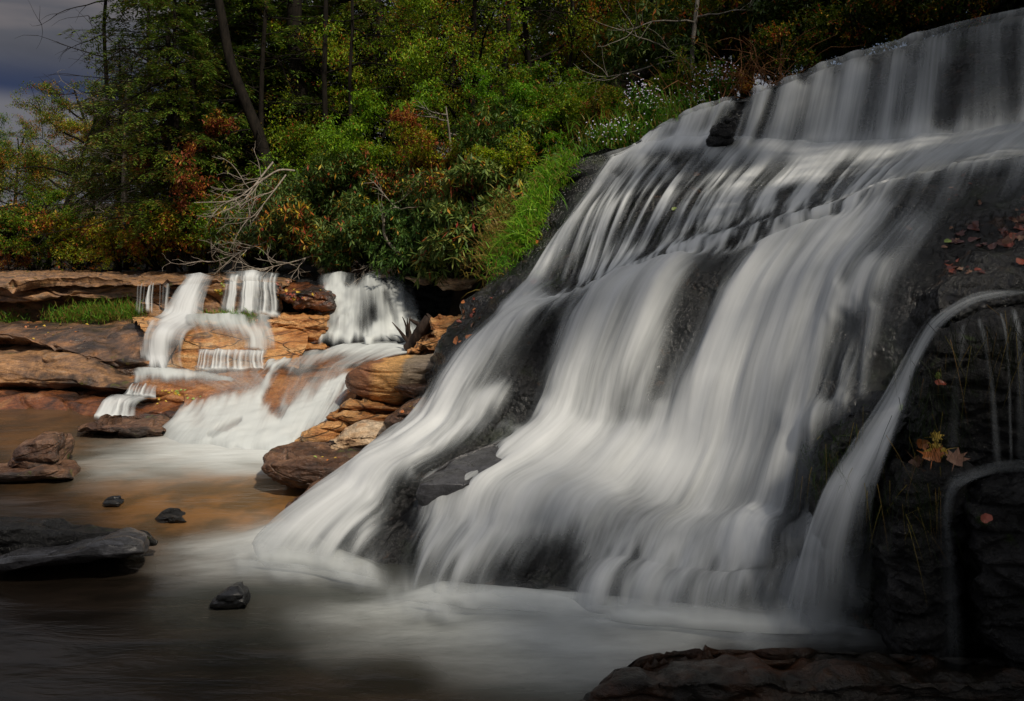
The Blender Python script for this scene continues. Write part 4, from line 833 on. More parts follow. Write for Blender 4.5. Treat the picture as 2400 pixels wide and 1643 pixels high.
def make_broad(Ht=9, mat=M_broad, lean=0.0, n1=8, leafL=.085, bark=M_bark, per=92, name='broadleaf_tree', bare=0.0):
    root = empty(name, (0, 0, 0), 'x', 'tree')
    T = Tubes(); tr = wander((0, 0, 0), (lean, 0, 1), Ht * .8, 10, .16); T.add(tr, np.linspace(.13, .03, len(tr)) * Ht / 9, 8)
    P, Dv = [], []
    for i in range(n1):
        f = .32 + .68 * (i + rng.random() * .7) / n1; p0 = tr[min(int(f * 10), 10)]
        az = i * 2.4 + rng.random(); L = Ht * .33 * (1.15 - .6 * f) * (.8 + .4 * rng.random())
        b = wander(p0, (math.cos(az), math.sin(az), .55 * rng.random() + .15), L, 6, .22, .02); T.add(b, np.linspace(.05, .015, 7) * Ht / 9, 5)
        for q in range(6):
            pb = b[rng.integers(2, 7)]; d = rv(1)[0] * .9 + (b[-1] - b[0]) / L; d[2] = d[2] * .6 + .1
            sb = wander(pb, d, L * .5, 4, .3); T.add(sb, np.linspace(.014, .005, 5) * Ht / 9, 4)
            for r_ in range(5):
                pt = sb[rng.integers(1, 5)]; tw = wander(pt, rv(1)[0] + np.array([0, 0, .1]), L * .25, 3, .4); T.add(tw, np.linspace(.006, .003, 4), 3)
                m = per; ss = rng.random((m, 1))
                pos = tw[0] + (tw[-1] - tw[0]) * ss + rng.normal(size=(m, 3)) * .11 * Ht / 9 * np.array([1, 1, .6])
                P.append(pos); Dv.append(rv(m) + np.array([0, 0, -.35]))
    P = np.vstack(P); Dv = np.vstack(Dv); n = len(P)
    T.build('trunk', bark, root)
    leaf_obj('crown', P, Dv, rv(n) * .5 + np.array([0, 0, 1.0]), leafL * (.6 + .7 * rng.random(n)), leafL * .42 * (.6 + .6 * rng.random(n)), mat, root)
    return root

def make_bush(Rx=1.1, Rz=.9, nl=14, wh=1100, leafL=.13, mat=M_rhodo, name='rhododendron_bush', k=7, wd=.24):
    root = empty(name, (0, 0, 0), 'x', 'bush')
    T = Tubes(); lobes = []
    for i in range(nl):
        az = i * 2.4; r = Rx * .75 * math.sqrt(rng.random() + .1); c = np.array([math.cos(az) * r, math.sin(az) * r, Rz * (.2 + .95 * rng.random())]); lobes.append((c, Rx * (.18 + .24 * rng.random())))
        st = wander((math.cos(az) * .1, math.sin(az) * .1, 0), c, np.linalg.norm(c), 6, .35); T.add(st, np.linspace(.025, .01, 7), 5)
        for q in range(9):
            p = st[rng.integers(2, 7)]; T.add(wander(p, rv(1)[0] + np.array([0, 0, .3]), lobes[-1][1] * .9, 4, .5), np.linspace(.009, .003, 5), 4)
    P, Dv = [], []
    for w_ in range(wh):
        c, r = lobes[rng.integers(nl)]; d = rv(1)[0]; d[2] = d[2] * .8 + .25; d /= np.linalg.norm(d)
        p = c + d * r * (.35 + .9 * rng.random()) * np.array([1, 1, .85]); ax = d + rng.normal(size=3) * .35; ax /= np.linalg.norm(ax)
        a = np.cross(ax, (0.2, .1, 1)); a /= np.linalg.norm(a); b = np.cross(ax, a)
        th = np.arange(k) * 6.283 / k + rng.random() * 6
        ld = a * np.cos(th)[:, None] + b * np.sin(th)[:, None] + ax * (.15 + .5 * rng.random()) + np.array([0, 0, -.25])
        P.append(np.tile(p, (k, 1)) + ld * .008); Dv.append(ld)
    P = np.vstack(P); Dv = np.vstack(Dv); n = len(P)
    T.build('stem', M_bark, root)
    leaf_obj('foliage', P, Dv, np.tile([0, 0, 1.], (n, 1)) + rng.normal(size=(n, 3)) * .2, leafL * (.7 + .5 * rng.random(n)), leafL * wd * (.8 + .4 * rng.random(n)), mat, root)
    return root

hemA = make_hemlock(13, 3.2, 1.2, 210); hemB = make_hemlock(11, 2.6, 2.2, 170, .8)
broA = make_broad(9); broB = make_broad(8, lean=.25, n1=9, per=80); broS = make_broad(4.5, n1=7, leafL=.075, per=60)
redS = make_broad(4.0, M_redleaf, .1, 6, .08, per=40)
rhoA = make_bush(); rhoB = make_bush(1.3, 1.0, 17, 1300, .14); rhoC = make_bush(.8, .7, 9, 480, .17)
shrA = make_bush(1.0, 1.0, 16, 1500, .075, M_broad, 'leafy_shrub', 5, .45)
shrB = make_bush(.8, .8, 12, 900, .06, M_redleaf, 'red_shrub', 5, .45)
used = set()
def plant(root, loc, rz, s, label, col=(1, 1, 1), aut=.04, group=None, tilt=(0, 0)):
    if root.name not in used and not used.add(root.name):
        root.location = loc; root.rotation_euler = (tilt[0], tilt[1], rz); root.scale = (s, s, s) if isinstance(s, (int, float)) else s; root['label'] = label
        if group: root['group'] = group
        r = root
    else: r = copy_tree(root, loc, rz, s, label, group, tilt)
    tint(r, col, aut); return r

#PLANTS
def at_px(px_, d, dz=0): x, y, z = on_hill(px_, d); return (x, y, z + dz)
G1 = 'hemlocks on the far bank'; G2 = 'broadleaf trees on the far bank'; G3 = 'bushes along the bank'
# tall conifers
for px_, d, rz, s, col, lab in [
 (470, 17, 0.4, 1.0, (.8, .8, .8), 'tall dark hemlock whose drooping sprays edge the cloudy sky'),
 (590, 16.5, 2.1, 1.0, (.9, .95, .9), 'tall dark hemlock, second from the sky gap'),
 (275, 19, 1.1, .62, (.8, .8, .7), 'shorter hemlock standing left of the tall ones by the sky gap'),
 (640, 18, 3.3, 1.05, (.8, .9, .8), 'hemlock behind the dark leaning trunk'),
 (860, 17, 5.0, 1.0, (.9, .9, .8), 'hemlock above the light green maple, left of the red sourwood'),
 (1120, 19, .9, 1.1, (.8, .85, .8), 'hemlock rising behind the red sourwood'),
 (1420, 17, 4.1, 1.0, (.7, .8, .7), 'hemlock at the top of the picture above the aster patch')]:
    plant(hemA if s > .9 else hemB, at_px(px_, d), rz, s, lab, (col[0] * 2.3, col[1] * 1.9, col[2] * 1.2), .14, G1)
# slim trunks showing between the crowns
for px_, d, rz, s, lab in [
 (400, 13.6, 1.0, .62, 'thin hemlock with bare lower limbs at the edge of the rock shelf'),
 (740, 22, 2.0, 1.2, 'far hemlock filling the gap right of the leaning trunk'),
 (1000, 23, .3, 1.2, 'far hemlock behind the dense centre of the wood'),
 (550, 24, 4.2, 1.25, 'far hemlock behind the leaning trunk'),
 (1270, 24, 5.2, 1.25, 'far hemlock behind the slope right of centre'),
 (1650, 20, 2.6, 1.2, 'dark hemlock above the dry brown stems')]:
    plant(hemB, at_px(px_, d), rz, s, lab, (2.0, 1.8, .9), .18, G1)
# broadleaf trees; tints darken toward the right corner as painted shade
for root, px_, d, rz, s, col, aut, lab in [
 (broA, -60, 21, 0, .66, (.35, .55, .5), .05, 'dark green tree at the far left edge under the sky'),
 (broB, 100, 20, 1, .82, (.5, .5, .4), .10, 'yellowing tree at left below the sky gap'),
 (broA, 215, 24, 2, .86, (.45, .55, .5), .1, 'olive tree behind the yellowing one at left'),
 (broA, -250, 19, 4, .6, (.5, .6, .5), .1, 'tree just beyond the left edge of the wood'),
 (broB, 300, 22, 3, .8, (1.2, 1.1, .6), .15, 'yellow-green tree seen through the bare limbs'),
 (broA, 480, 19, 5, .6, (2.6, 2.4, .8), .15, 'bright yellow-green tree low behind the hemlock trunks'),
 (broB, 600, 20, .5, .95, (2.4, 2.2, .8), .12, 'yellow-green tree behind the light green maple'),
 (broA, 780, 16, 1.7, .85, (.9, 1.0, .7), .06, 'dense green tree above the yellow rhododendron'),
 (broB, 960, 15, 2.7, .85, (.9, .9, .8), .08, 'dense green tree just right of centre above the bushes'),
 (broA, 1130, 14, 3.9, .80, (.8, .95, .7), .06, 'dark leafy tree between the red sourwood and the blurred sapling'),
 (broB, 1280, 15, 4.6, .9, (.8, .85, .6), .12, 'leafy tree above the bright grass tuft'),
 (broA, 1450, 14.5, 5.7, .85, (.7, .7, .5), .2, 'brown-green tree above the grey boulder on the slope'),
 (broB, 1600, 13.5, .2, .8, (.6, .7, .5), .15, 'dark tree above the lavender asters'),
 (broA, 1760, 12.5, 1.4, .75, (.55, .6, .45), .15, 'dark tree over the dry brown stems'),
 (broB, 1950, 12, 2.4, .8, (.45, .5, .4), .12, 'dark tree above the top lip of the falls'),
 (broA, 2150, 11.5, 3.4, .8, (.4, .45, .35), .12, 'shade-tinted tree over the crest near the right corner'),
 (broB, 2350, 11, 4.4, .8, (.35, .4, .3), .12, 'dark tree in the top right corner'),
 (broA, 2600, 10.5, 5.4, .8, (.35, .4, .3), .12, 'dark tree just past the right edge'),
 (broA, 20, 25, .7, .62, (.5, .6, .4), .15, 'far dark tree low at the left under the sky gap'),
 (broB, -80, 27, 2.7, .6, (.45, .55, .4), .15, 'far dark tree at the left edge'),
 (broB, 130, 27, 1.2, .8, (.6, .6, .4), .2, 'far olive tree at left behind the others'),
 (broA, 900, 26, .7, 1.2, (.8, .9, .6), .1, 'far tree behind the middle of the wood'),
 (broB, 1350, 26, 1.9, 1.2, (.7, .8, .6), .1, 'far tree behind the right part of the wood'),
 (broA, 1750, 22, 2.9, 1.2, (.5, .6, .4), .1, 'far tree behind the dry stems'),
 (broB, 2050, 20, 3.9, 1.2, (.4, .5, .35), .1, 'far tree behind the crest of the falls')]:
    plant(root, at_px(px_, d), rz, s, lab, (col[0] * 2.5, col[1] * 2.0, col[2] * 1.2), aut * 1.6, G2)
for root, px_, d, rz, s, col, aut, lab in [
 (broS, 800, 12.2, 0, .85, (1.7, 1.9, .8), .03, 'light green maple sapling glowing in the middle of the wood'),
 (broS, 840, 11.4, 2, .66, (2.8, 2.6, .8), .10, 'yellow-green sapling right of the light green maple'),
 (broS, 1270, 10.6, 4, .55, (1.4, 1.9, .5), .03, 'bright green sapling blurred by wind above the grass tuft'),
 (broS, 1190, 11.2, 1, .75, (1.0, 1.2, .5), .05, 'dark green sapling left of the wind-blurred one'),
 (broS, 1400, 10.4, 5, .42, (1.3, 1.0, .4), .25, 'brownish wind-blurred sapling beside the grey boulder'),
 (broS, 150, 17, 3, .7, (1.2, 1.3, .5), .12, 'low yellow-green thicket tree at the left above the shelf'),
 (broS, 330, 15.5, 1, .55, (2.4, 1.9, .5), .35, 'golden thicket tree behind the rock shelf'),
 (broS, 440, 15, 4, .5, (2.3, 2.2, .6), .25, 'yellow-green thicket tree beside the bare lower limbs'),
 (redS, 1000, 10.9, 0, .78, (1.6, 1.4, 1.2), .3, 'red-leaved sourwood sapling in the centre of the wood'),
 (redS, 455, 13.8, 2, 1.1, (1.2, 1.0, 1), .3, 'red-leaved tree high at left among the hemlocks'),
 (redS, 30, 17, 3, .4, (.7, .7, .5), .3, 'rust-coloured tree low at the left edge')]:
    plant(root, at_px(px_, d, .5 if 'maple' in lab[:20] else 0), rz, s, lab, col, aut)
# bushes: px, visual foot y, distance; tints darken along the crest as painted shade
def bush(root, px_, py_, d, rz, s, lab, col=(1, 1, 1), aut=.04):
    x, y, z = W(px_, py_, d); plant(root, (x, y, z), rz, s, lab, col, aut, G3)
for a in [
 (rhoA, 640, 610, 11.4, 0, .85, 'dark rhododendron hanging over the shelf behind the wide curtain', (.8, .9, .9), .10),
 (rhoB, 760, 610, 11.0, 1, .85, 'rhododendron with many yellow leaves above the far plunge', (1.0, 1.1, .9), .16),
 (rhoA, 870, 630, 10.6, 2, .8, 'dark green rhododendron directly above the far plunge', (.9, 1.1, .9), .05),
 (rhoB, 980, 640, 10.2, 3, .75, 'deep green rhododendron over the dark hollow', (.8, 1.1, .8), .04),
 (rhoC, 1070, 650, 9.4, 4, .85, 'large-leaved rhododendron left of the rock face', (1.5, 1.5, 1.3), .10),
 (rhoC, 1110, 600, 9.0, 5, .85, 'large-leaved rhododendron beside the grass tuft', (1.7, 1.7, 1.5), .10),
 (rhoC, 1150, 510, 9.2, 0, .85, 'pale-leaved rhododendron above the grass tuft left side', (1.6, 1.6, 1.3), .12),
 (rhoA, 1060, 520, 10.2, 1, .7, 'rhododendron with red tips in the middle of the bank', (1.1, 1.2, 1.0), .14),
 (rhoA, 700, 520, 12.0, 3, .9, 'grey-green rhododendron above the yellow-leaved one', (.8, .9, .8), .12),
 (rhoB, 830, 520, 11.6, 4, .8, 'rhododendron mid bank below the yellow-green sapling', (.9, 1.1, .8), .06),
 (rhoA, 950, 520, 11.2, 5, .8, 'dark rhododendron mid bank below the red sourwood', (.8, 1.0, .8), .05),
 (rhoB, 1190, 430, 10.4, 2, .75, 'rhododendron high on the bank above the grass', (1.0, 1.2, .8), .08),
 (shrA, 560, 610, 12.5, 0, .9, 'leafy shrub at the back of the shelf left of the hanging rhododendron', (.9, 1.3, .8), .08),
 (shrA, 470, 625, 13.5, 1, .9, 'green shrub at the back edge of the shelf', (1.6, 1.7, .7), .25),
 (shrA, 380, 632, 14.5, 2, .9, 'gold and green shrub behind the shelf', (2.2, 1.9, .6), .45),
 (shrA, 290, 632, 15.5, 3, 1.0, 'olive shrub behind the shelf', (1.9, 1.6, .6), .3),
 (shrA, 200, 632, 17, 4, 1.2, 'olive shrub behind the shelf at left', (1.5, 1.4, .6), .25),
 (shrA, 90, 632, 18, 5, 1.4, 'dark green shrub at left behind the shelf', (.7, .9, .5), .1),
 (shrA, -30, 632, 18, 0, 1.5, 'dark shrub at the left edge behind the shelf', (.6, .7, .5), .2),
 (shrA, -180, 632, 18, 2, 1.5, 'dark shrub just beyond the left edge', (.6, .7, .5), .2),
 (shrB, 1130, 470, 9.8, 0, .55, 'small red-leaved shrub among the rhododendrons', (1.2, .9, .9), .1),
 (shrB, 720, 590, 11.4, 1, .5, 'dull red shrub left of the yellow-leaved rhododendron', (.8, .8, .8), .1),
 (shrA, 1040, 440, 10.8, 1, .7, 'yellow-leaved shrub below the red sourwood', (1.9, 1.8, .5), .25),
 (shrA, 1170, 440, 9.4, 3, .5, 'bright yellow-green shrub at the left of the grass tuft', (2.2, 2.4, .6), .12),
 (shrA, 900, 450, 12, 3, .8, 'yellow-green shrub mid bank', (1.6, 1.7, .6), .12),
 (shrA, 760, 430, 13, 4, .9, 'green shrub below the light green maple', (1.1, 1.4, .7), .06),
 (shrA, 1330, 360, 10.2, 5, .65, 'green shrub behind the top of the grass tuft', (1.4, 1.7, .5), .08),
 (shrA, 1460, 330, 10.2, 1, .6, 'green shrub among the asters left of the crest', (1.3, 1.6, .5), .08),
 (shrA, 1600, 270, 10.4, 2, .6, 'green shrub behind the lavender asters', (1.1, 1.4, .5), .12),
 (shrB, 1700, 250, 10.2, 3, .6, 'rusty shrub behind the dry brown stems', (.7, 1.0, .8), .2),
 (shrA, 1850, 200, 10.2, 4, .7, 'dark shrub above the crest of the falls', (.6, .8, .4), .2),
 (shrA, 2000, 150, 10, 5, .8, 'dark shrub above the right part of the crest', (.5, .6, .35), .15),
 (shrA, 2200, 110, 9.8, 0, .8, 'shade-tinted shrub near the right corner', (.4, .5, .3), .15),
 (rhoB, 1560, 250, 12.0, 2, 1.1, 'dark rhododendron behind the asters', (.7, .8, .6), .06),
 (shrA, 1720, 190, 11.6, 1, 1.2, 'brown-green shrub behind the left bundle of dry stems', (.8, .8, .4), .25),
 (rhoA, 1830, 150, 11.4, 4, 1.3, 'dark rhododendron behind the right bundle of dry stems', (.5, .6, .45), .08),
 (shrA, 1930, 130, 11.2, 3, 1.3, 'dark brownish shrub over the middle of the crest', (.6, .6, .35), .25),
 (rhoB, 2080, 90, 11.0, 0, 1.2, 'shade-tinted rhododendron over the right half of the crest', (.4, .5, .35), .06),
 (shrA, 2160, 80, 10.8, 2, 1.3, 'dark shrub behind the shade-tinted rhododendron', (.4, .45, .3), .15),
 (rhoA, 2300, 50, 10.6, 5, 1.3, 'dark rhododendron at the top right corner', (.35, .4, .3), .06),
 (shrA, 2420, 30, 10.4, 1, 1.3, 'dark shrub at the right edge above the crest', (.35, .4, .3), .1),
 (shrA, 1250, 330, 11.5, 1, .9, 'green shrub on the slope behind the grass tuft', (1.0, 1.3, .6), .06)]:
    bush(a[0], a[1], a[2], a[3], a[4], a[5], a[6], a[7], a[8])

# bare trunks and dead limbs that read on their own
def trunk(pts, r0, r1, lab, mat=M_bark, limbs=10, side=0, twig=1.0, name='bare_tree', cat='tree'):
    T = Tubes(); p = crom([W(*q) for q in pts], 24); T.add(p, np.linspace(r0, r1, 24), 9)
    root = empty(name, tuple(p[0]), lab, cat)
    L = T; trunk_late = True
    for i in range(limbs):
        k = int(4 + 19 * (i + rng.random()) / max(limbs, 1)); k = min(k, 23)
        sx = side if side else rng.choice([-1, 1]); d = (sx * (.7 + .6 * rng.random()), rng.normal() * .5, .25 * rng.normal() + .1)
        ln = (.7 + 1.1 * rng.random()) * twig; b = wander(p[k], d, ln, 7, .28, -.02); L.add(b, np.linspace(.018, .004, 8), 5)
        for q in range(7):
            c = wander(b[rng.integers(1, 8)], np.array(d) + rng.normal(size=3) * .8, ln * .4, 4, .4); L.add(c, np.linspace(.007, .002, 5), 3)
    o = T.build('trunk', mat, root); o.matrix_parent_inverse = root.matrix_basis.inverted()
    return root
trunk([(650,480,14),(611,330,14),(579,249,14),(541,150,14),(520,40,14),(500,-60,14)], .13, .08, 'dark leaning trunk left of the light green maple', limbs=8)
trunk([(612,420,15),(612,240,15),(616,130,15),(625,-20,15)], .06, .04, 'thin upright trunk beside the leaning one', limbs=10)
trunk([(712,480,15.5),(700,200,15.5),(690,80,15.5),(692,-60,15.5)], .20, .15, 'thick dark trunk above the light green maple', limbs=8)
trunk([(415,600,13.6),(408,470,13.6),(400,350,13.6),(396,200,13.6),(392,60,13.6)], .075, .04, 'trunk with long bare limbs reaching left over the shelf', limbs=22, side=-1, twig=1.5)
trunk([(300,610,16),(292,460,16),(296,300,16),(300,180,16)], .08, .04, 'pale thin trunk left of the bare-limbed one', M_barkgrey, limbs=14, twig=1.2)
trunk([(540,560,14.5),(535,430,14.5),(515,350,14.5),(490,300,14.5)], .08, .05, 'short curved dark trunk below the leaning one', limbs=6)
trunk([(895,300,16),(890,130,16),(886,0,16),(884,-60,16)], .09, .07, 'dark trunk high in the centre', limbs=5)
trunk([(960,280,17),(950,120,17),(946,-40,17)], .11, .09, 'broader dark trunk beside the one high in the centre', limbs=5)
trunk([(1535,330,13),(1530,150,13),(1528,-40,13)], .10, .09, 'dark trunk above the asters', limbs=5)
trunk([(1632,235,10.8),(1622,150,10.8),(1628,60,10.8),(1640,-40,10.8)], .04, .03, 'slim grey trunk right of the asters', M_barkgrey, limbs=6)
trunk([(1062,420,11.6),(1055,330,11.6),(1045,250,11.6)], .025, .012, 'slender pale stem of a sapling below the red leaves', M_barkgrey, limbs=5, twig=.5)
def deadlimb(pts, r0, r1, lab, n=9, mat=M_deadwood, twig=.6, lichen=0):
    T = Tubes(); p = crom([W(*q) for q in pts], 18); T.add(p, np.linspace(r0, r1, 18), 6)
    for i in range(n):
        b = wander(p[rng.integers(4, 18)], (p[-1] - p[0]) / np.linalg.norm(p[-1] - p[0]) + rng.normal(size=3) * .55, twig * (.5 + .7 * rng.random()), 6, .4); T.add(b, np.linspace(.007, .0025, 7), 4)
        for q in range(3): T.add(wander(b[rng.integers(2, 7)], b[-1] - b[0] + rng.normal(size=3) * .3, twig * .35, 4, .5), np.linspace(.004, .0015, 5), 3)
    return T.build('dead_branch', mat, label=lab, cat='branch')
for q, (x, d, r, lab) in enumerate([(250, 17, .05, 'thin dark trunk nearest the sky gap'), (350, 15.5, .04, 'thin dark trunk left of the bare-limbed one'), (455, 15.2, .045, 'thin dark trunk right of the bare-limbed one'), (760, 14, .06, 'dark trunk right of the thick one above the maple'),
                               (820, 13.5, .04, 'slender trunk left of the trunk high in the centre'), (1060, 14, .05, 'slender dark trunk right of the broad central one'), (1180, 13.5, .06, 'dark trunk above the dark green sapling'), (1330, 13, .04, 'slender trunk above the brownish sapling'), (1720, 11.8, .035, 'slender dark trunk above the dry stems')]):
    trunk([(x + 8, 420 if x < 1300 else 260, d), (x, 200, d), (x - 6 + 3 * q, 60, d), (x + 4, -60, d)], r, r * .7, lab, limbs=7, twig=1.1)
deadlimb([(690,400,10.6),(650,400,10.4),(590,440,10.2),(545,470,10.1),(455,475,10)], .018, .006, 'pale bare branch reaching left across the bushes', 12)
deadlimb([(640,380,10.7),(600,430,10.5),(570,470,10.3),(520,500,10.2)], .016, .005, 'forked pale branch beside the longest bare branch', 9)
deadlimb([(670,410,10.5),(640,450,10.3),(600,500,10.2),(580,515,10.1)], .014, .004, 'thin bare branch below the other pale ones', 7)
deadlimb([(950,610,9.9),(905,560,9.8),(900,515,9.8),(915,490,9.8),(935,487,9.8)], .026, .012, 'hooked grey branch curling out of the dark bushes', 6)
deadlimb([(760,590,10.4),(700,610,10.3),(640,625,10.2),(600,640,10.2)], .012, .004, 'tangle of bare twigs drooping under the rhododendron', 16, twig=.5)
deadlimb([(640,560,10.8),(590,580,10.6),(540,600,10.5),(500,615,10.4)], .012, .004, 'curling bare twigs over the back of the shelf', 16, twig=.6)
deadlimb([(900,600,10.2),(870,620,10.1),(850,640,10.0),(845,655,10)], .01, .003, 'twiggy bare branch hanging over the far plunge', 12, twig=.4)
for i, (a, b, c, lab) in enumerate([((1560,300),(1660,240),(1700,215), 'dry brown stems arching over the crest, left bundle'), ((1650,260),(1760,200),(1800,150), 'dry brown stems over the crest, tallest bundle'), ((1760,215),(1840,180),(1880,160), 'dry brown stems over the crest, right bundle')]):
    T = Tubes()
    for q in range(30):
        t0 = rng.random(); x = a[0] + (c[0] - a[0]) * t0; y = a[1] + (c[1] - a[1]) * t0 + 20
        p0 = np.array(W(x, y, 9.4 + rng.random() * .8)); T.add(wander(p0, (rng.normal() * .5 - .2, rng.normal() * .2, .7), .5 + .7 * rng.random(), 7, .35, -.10), np.linspace(.008, .003, 8), 4)
    T.build('dry_stems', M_brownstem, label=lab, cat='dry plant', group='dry stems above the crest')

# ------------------------------------------------------------------ grass
def grass(name, spots, n, Lb, lab, mat=M_grass, spread=.06, droop=.6, lean=(-.3, -.3, .8), aut=.1, kind='stuff', col=(1, 1, 1), wd=.006):
    spots = np.array([W(*s[:3]) for s in spots]); k = len(spots)
    tt = rng.random(n) * (k - 1); i = tt.astype(int); f = (tt - i)[:, None]
    p = spots[i] * (1 - f) + spots[i + 1] * f + rng.normal(size=(n, 3)) * spread
    d = np.array(lean) + rng.normal(size=(n, 3)) * .35; d /= np.linalg.norm(d, axis=1, keepdims=True)
    L = Lb * (.5 + .8 * rng.random((n, 1))); s = np.cross(d, rv(n)); s /= np.linalg.norm(s, axis=1, keepdims=True); wv = s * wd
    g = np.array([0, 0, -1.0]); pts = []
    for q in (0, .35, .7, 1.0):
        c = p + d * L * q + g * droop * L * q ** 2.2; ww = wv * (1 - q * .9); pts += [c - ww, c + ww]
    v = np.stack(pts, 1).reshape(-1, 3); b = np.arange(n)[:, None] * 8
    fc = np.concatenate([b + np.array([[0, 1, 3, 2]]), b + np.array([[2, 3, 5, 4]]), b + np.array([[4, 5, 7, 6]])], 1).reshape(-1, 4)
    r1 = np.repeat(rng.random(n), 3); r2 = np.repeat(rng.random(n), 3)
    o = mk(name, v, fc, mat, fattrs={'r1': r1, 'r2': r2}); tag(o, lab, 'moss' if 'moss' in name else 'grass', None, kind); o.color = (*col, aut); return o
grass('grass', [(1335,385,8.15),(1290,420,7.95),(1262,480,7.62),(1232,545,7.35),(1212,590,7.15)], 4000, .26, 'bright green grass tuft hanging over the edge of the falls', spread=.075, droop=.7, col=(1.6, 1.4, 1.0), aut=.16)
grass('grass', [(1200,580,7.3),(1180,620,7.0),(1165,650,6.8)], 260, .22, 'grass hanging at the lower end of the bright tuft', spread=.08, droop=.9, aut=.2, col=(1.1, 1.2, 1))
grass('grass', [(1190,480,8.2),(1160,560,7.7),(1130,630,7.3)], 700, .22, 'dry brown grass left of the bright tuft', spread=.12, aut=.85)
grass('grass', [(120,748,9.7),(200,738,9.6),(260,735,9.5),(325,735,9.35)], 2600, .13, 'green grass strip under the shelf', spread=.07, droop=.3, lean=(0, -.2, 1), aut=.35, wd=.004)
grass('grass', [(-40,752,9.9),(40,752,9.8)], 400, .10, 'little grass under the shelf at the left edge', spread=.07, droop=.3, lean=(0, -.2, 1), aut=.2, wd=.004)
grass('grass', [(470,748,9.0),(540,748,8.95),(600,750,8.95)], 700, .12, 'green grass behind the wide curtain', spread=.04, droop=.3, lean=(0, -.2, 1), wd=.004)
grass('grass', [(1380,360,9.3),(1450,345,9.4),(1540,310,9.5),(1620,280,9.6)], 3000, .3, 'weeds and grass along the bank below the asters', spread=.18, droop=.4, lean=(-.1, -.1, 1), aut=.3)
grass('grass', [(1990,1200,2.75),(1950,1100,2.8),(1985,1010,2.85)], 130, .12, 'fine grass streaks lying on the black hump', spread=.06, droop=1.0, lean=(-.3, -.5, .1), aut=.2, wd=.0009, col=(.25, .22, .2))

def strands(pts, n, Lb, lab, col, mat=M_grass, spread=.05, aut=.1):
    grass('hanging_moss', pts, n, Lb, lab, mat, spread, .25, (0.0, -.12, -1), aut, 'stuff', col, .0010)
strands([(2195,830,2.58),(2185,950,2.56),(2180,1040,2.55)], 160, .16, 'dark moss and roots trailing down the left edge of the tall black block', (.10, .09, .14))
strands([(2230,800,2.5),(2330,780,2.46),(2440,770,2.42)], 160, .22, 'dark roots trailing down the front of the tall black block', (.06, .045, .07), aut=.15)
strands([(2095,1180,2.5),(2130,1150,2.46),(2200,1140,2.44)], 130, .18, 'dark wet roots trailing down the rock pillar', (.08, .08, .1), aut=.15)
strands([(1925,1150,2.86),(1975,1060,2.82),(2040,1010,2.8)], 240, .16, 'grassy roots trailing down the black hump', (.16, .15, .15), aut=.15)
# asters
def aster(px_, py_, d, hgt, n, lab):
    base_ = np.array(W(px_, py_, d)); root = empty('aster_plant', tuple(base_), lab, 'flowering plant', 'asters on the bank')
    T = Tubes(); LP, LD, FP = [], [], []
    for i in range(n):
        st = wander(rng.normal(size=3) * .12 * np.array([1, 1, 0]), (rng.normal() * .3 - .1, rng.normal() * .3 - .1, 1), hgt * (.7 + .5 * rng.random()), 8, .15); T.add(st, np.linspace(.005, .002, 9), 4)
        m = 50; ii = rng.random(m) * 7.99; k = ii.astype(int); LP.append(st[k] + (st[np.minimum(k + 1, 8)] - st[k]) * (ii - k)[:, None]); LD.append(rv(m) + np.array([0, 0, .1]))
        for q in range(10): FP.append(st[-1 - rng.integers(0, 3)] + rng.normal(size=3) * .09)
    T.build('stem', M_brownstem, root); LP = np.vstack(LP)
    o = leaf_obj('foliage', LP, np.vstack(LD), rv(len(LP)) * .4 + np.array([0, 0, 1.]), .09, .028, M_grass, root); o.color = (.6, .7, .5, .1)
    FP = np.array(FP); k = 7; P = np.repeat(FP, k, 0); face = np.array([-.2, -.7, .6]) ; a = np.cross(face, (0, 0, 1)); a /= np.linalg.norm(a); b = np.cross(a, face); b /= np.linalg.norm(b)
    th = np.tile(np.arange(k) * 6.283 / k, len(FP)); ld = a * np.cos(th)[:, None] + b * np.sin(th)[:, None] + rng.normal(size=(len(P), 3)) * .15
    v, f = leaves_mesh(P, ld, np.tile(face, (len(P), 1)), .012, .007, .05); mk('flowers', v, f, M_petal, parent=root, smooth=False, kind='stuff')
aster(1500, 290, 9.6, .50, 12, 'tall clump of lavender asters, left of the crest')
aster(1540, 300, 9.5, .45, 10, 'aster clump just right of the tallest one')
aster(1670, 240, 9.8, .50, 12, 'aster clump beside the slim grey trunk')
aster(1640, 270, 9.6, .35, 10, 'low aster clump below the one by the slim trunk')
aster(1460, 350, 9.3, .30, 10, 'short aster clump at the grassy bank edge')
aster(1400, 355, 9.2, .26, 8, 'lowest small aster clump near the grass tuft')

# ------------------------------------------------------------------ log, lichen, leaves
T = Tubes()
lp = crom([W(*z6(1520, 640, 8.35)), W(*z6(1570, 590, 8.3)), W(*z6(1610, 520, 8.25)), W(*z6(1650, 460, 8.2)), W(*z6(1672, 425, 8.2))], 22)
T.add(lp, .075 * (1 + .35 * fbm(lp * 6, 3, 3)) * np.linspace(1.05, .9, 22), 14)
T.add(np.linspace(lp[-1], lp[-1] + np.array([.02, 0, .015]), 3), [.07, .05, .001], 14); T.add(np.linspace(lp[0] - np.array([.03, 0, .01]), lp[0], 3), [.001, .06, .078], 14)
for k, s in ((6, 1), (13, -1)): T.add(wander(lp[k], (s, 0, .3), .2, 4, .3), [.04, .03, .025, .02, .01], 7)
T.build('log', M_log, label='dark broken log leaning at the right of the far plunge', cat='log')
T = Tubes()
for q in range(5): T.add(wander(W(*z6(1530, 600, 8.6)), (rng.normal() * .4, 0, 1), .35, 5, .3), np.linspace(.035, .004, 6), 6)
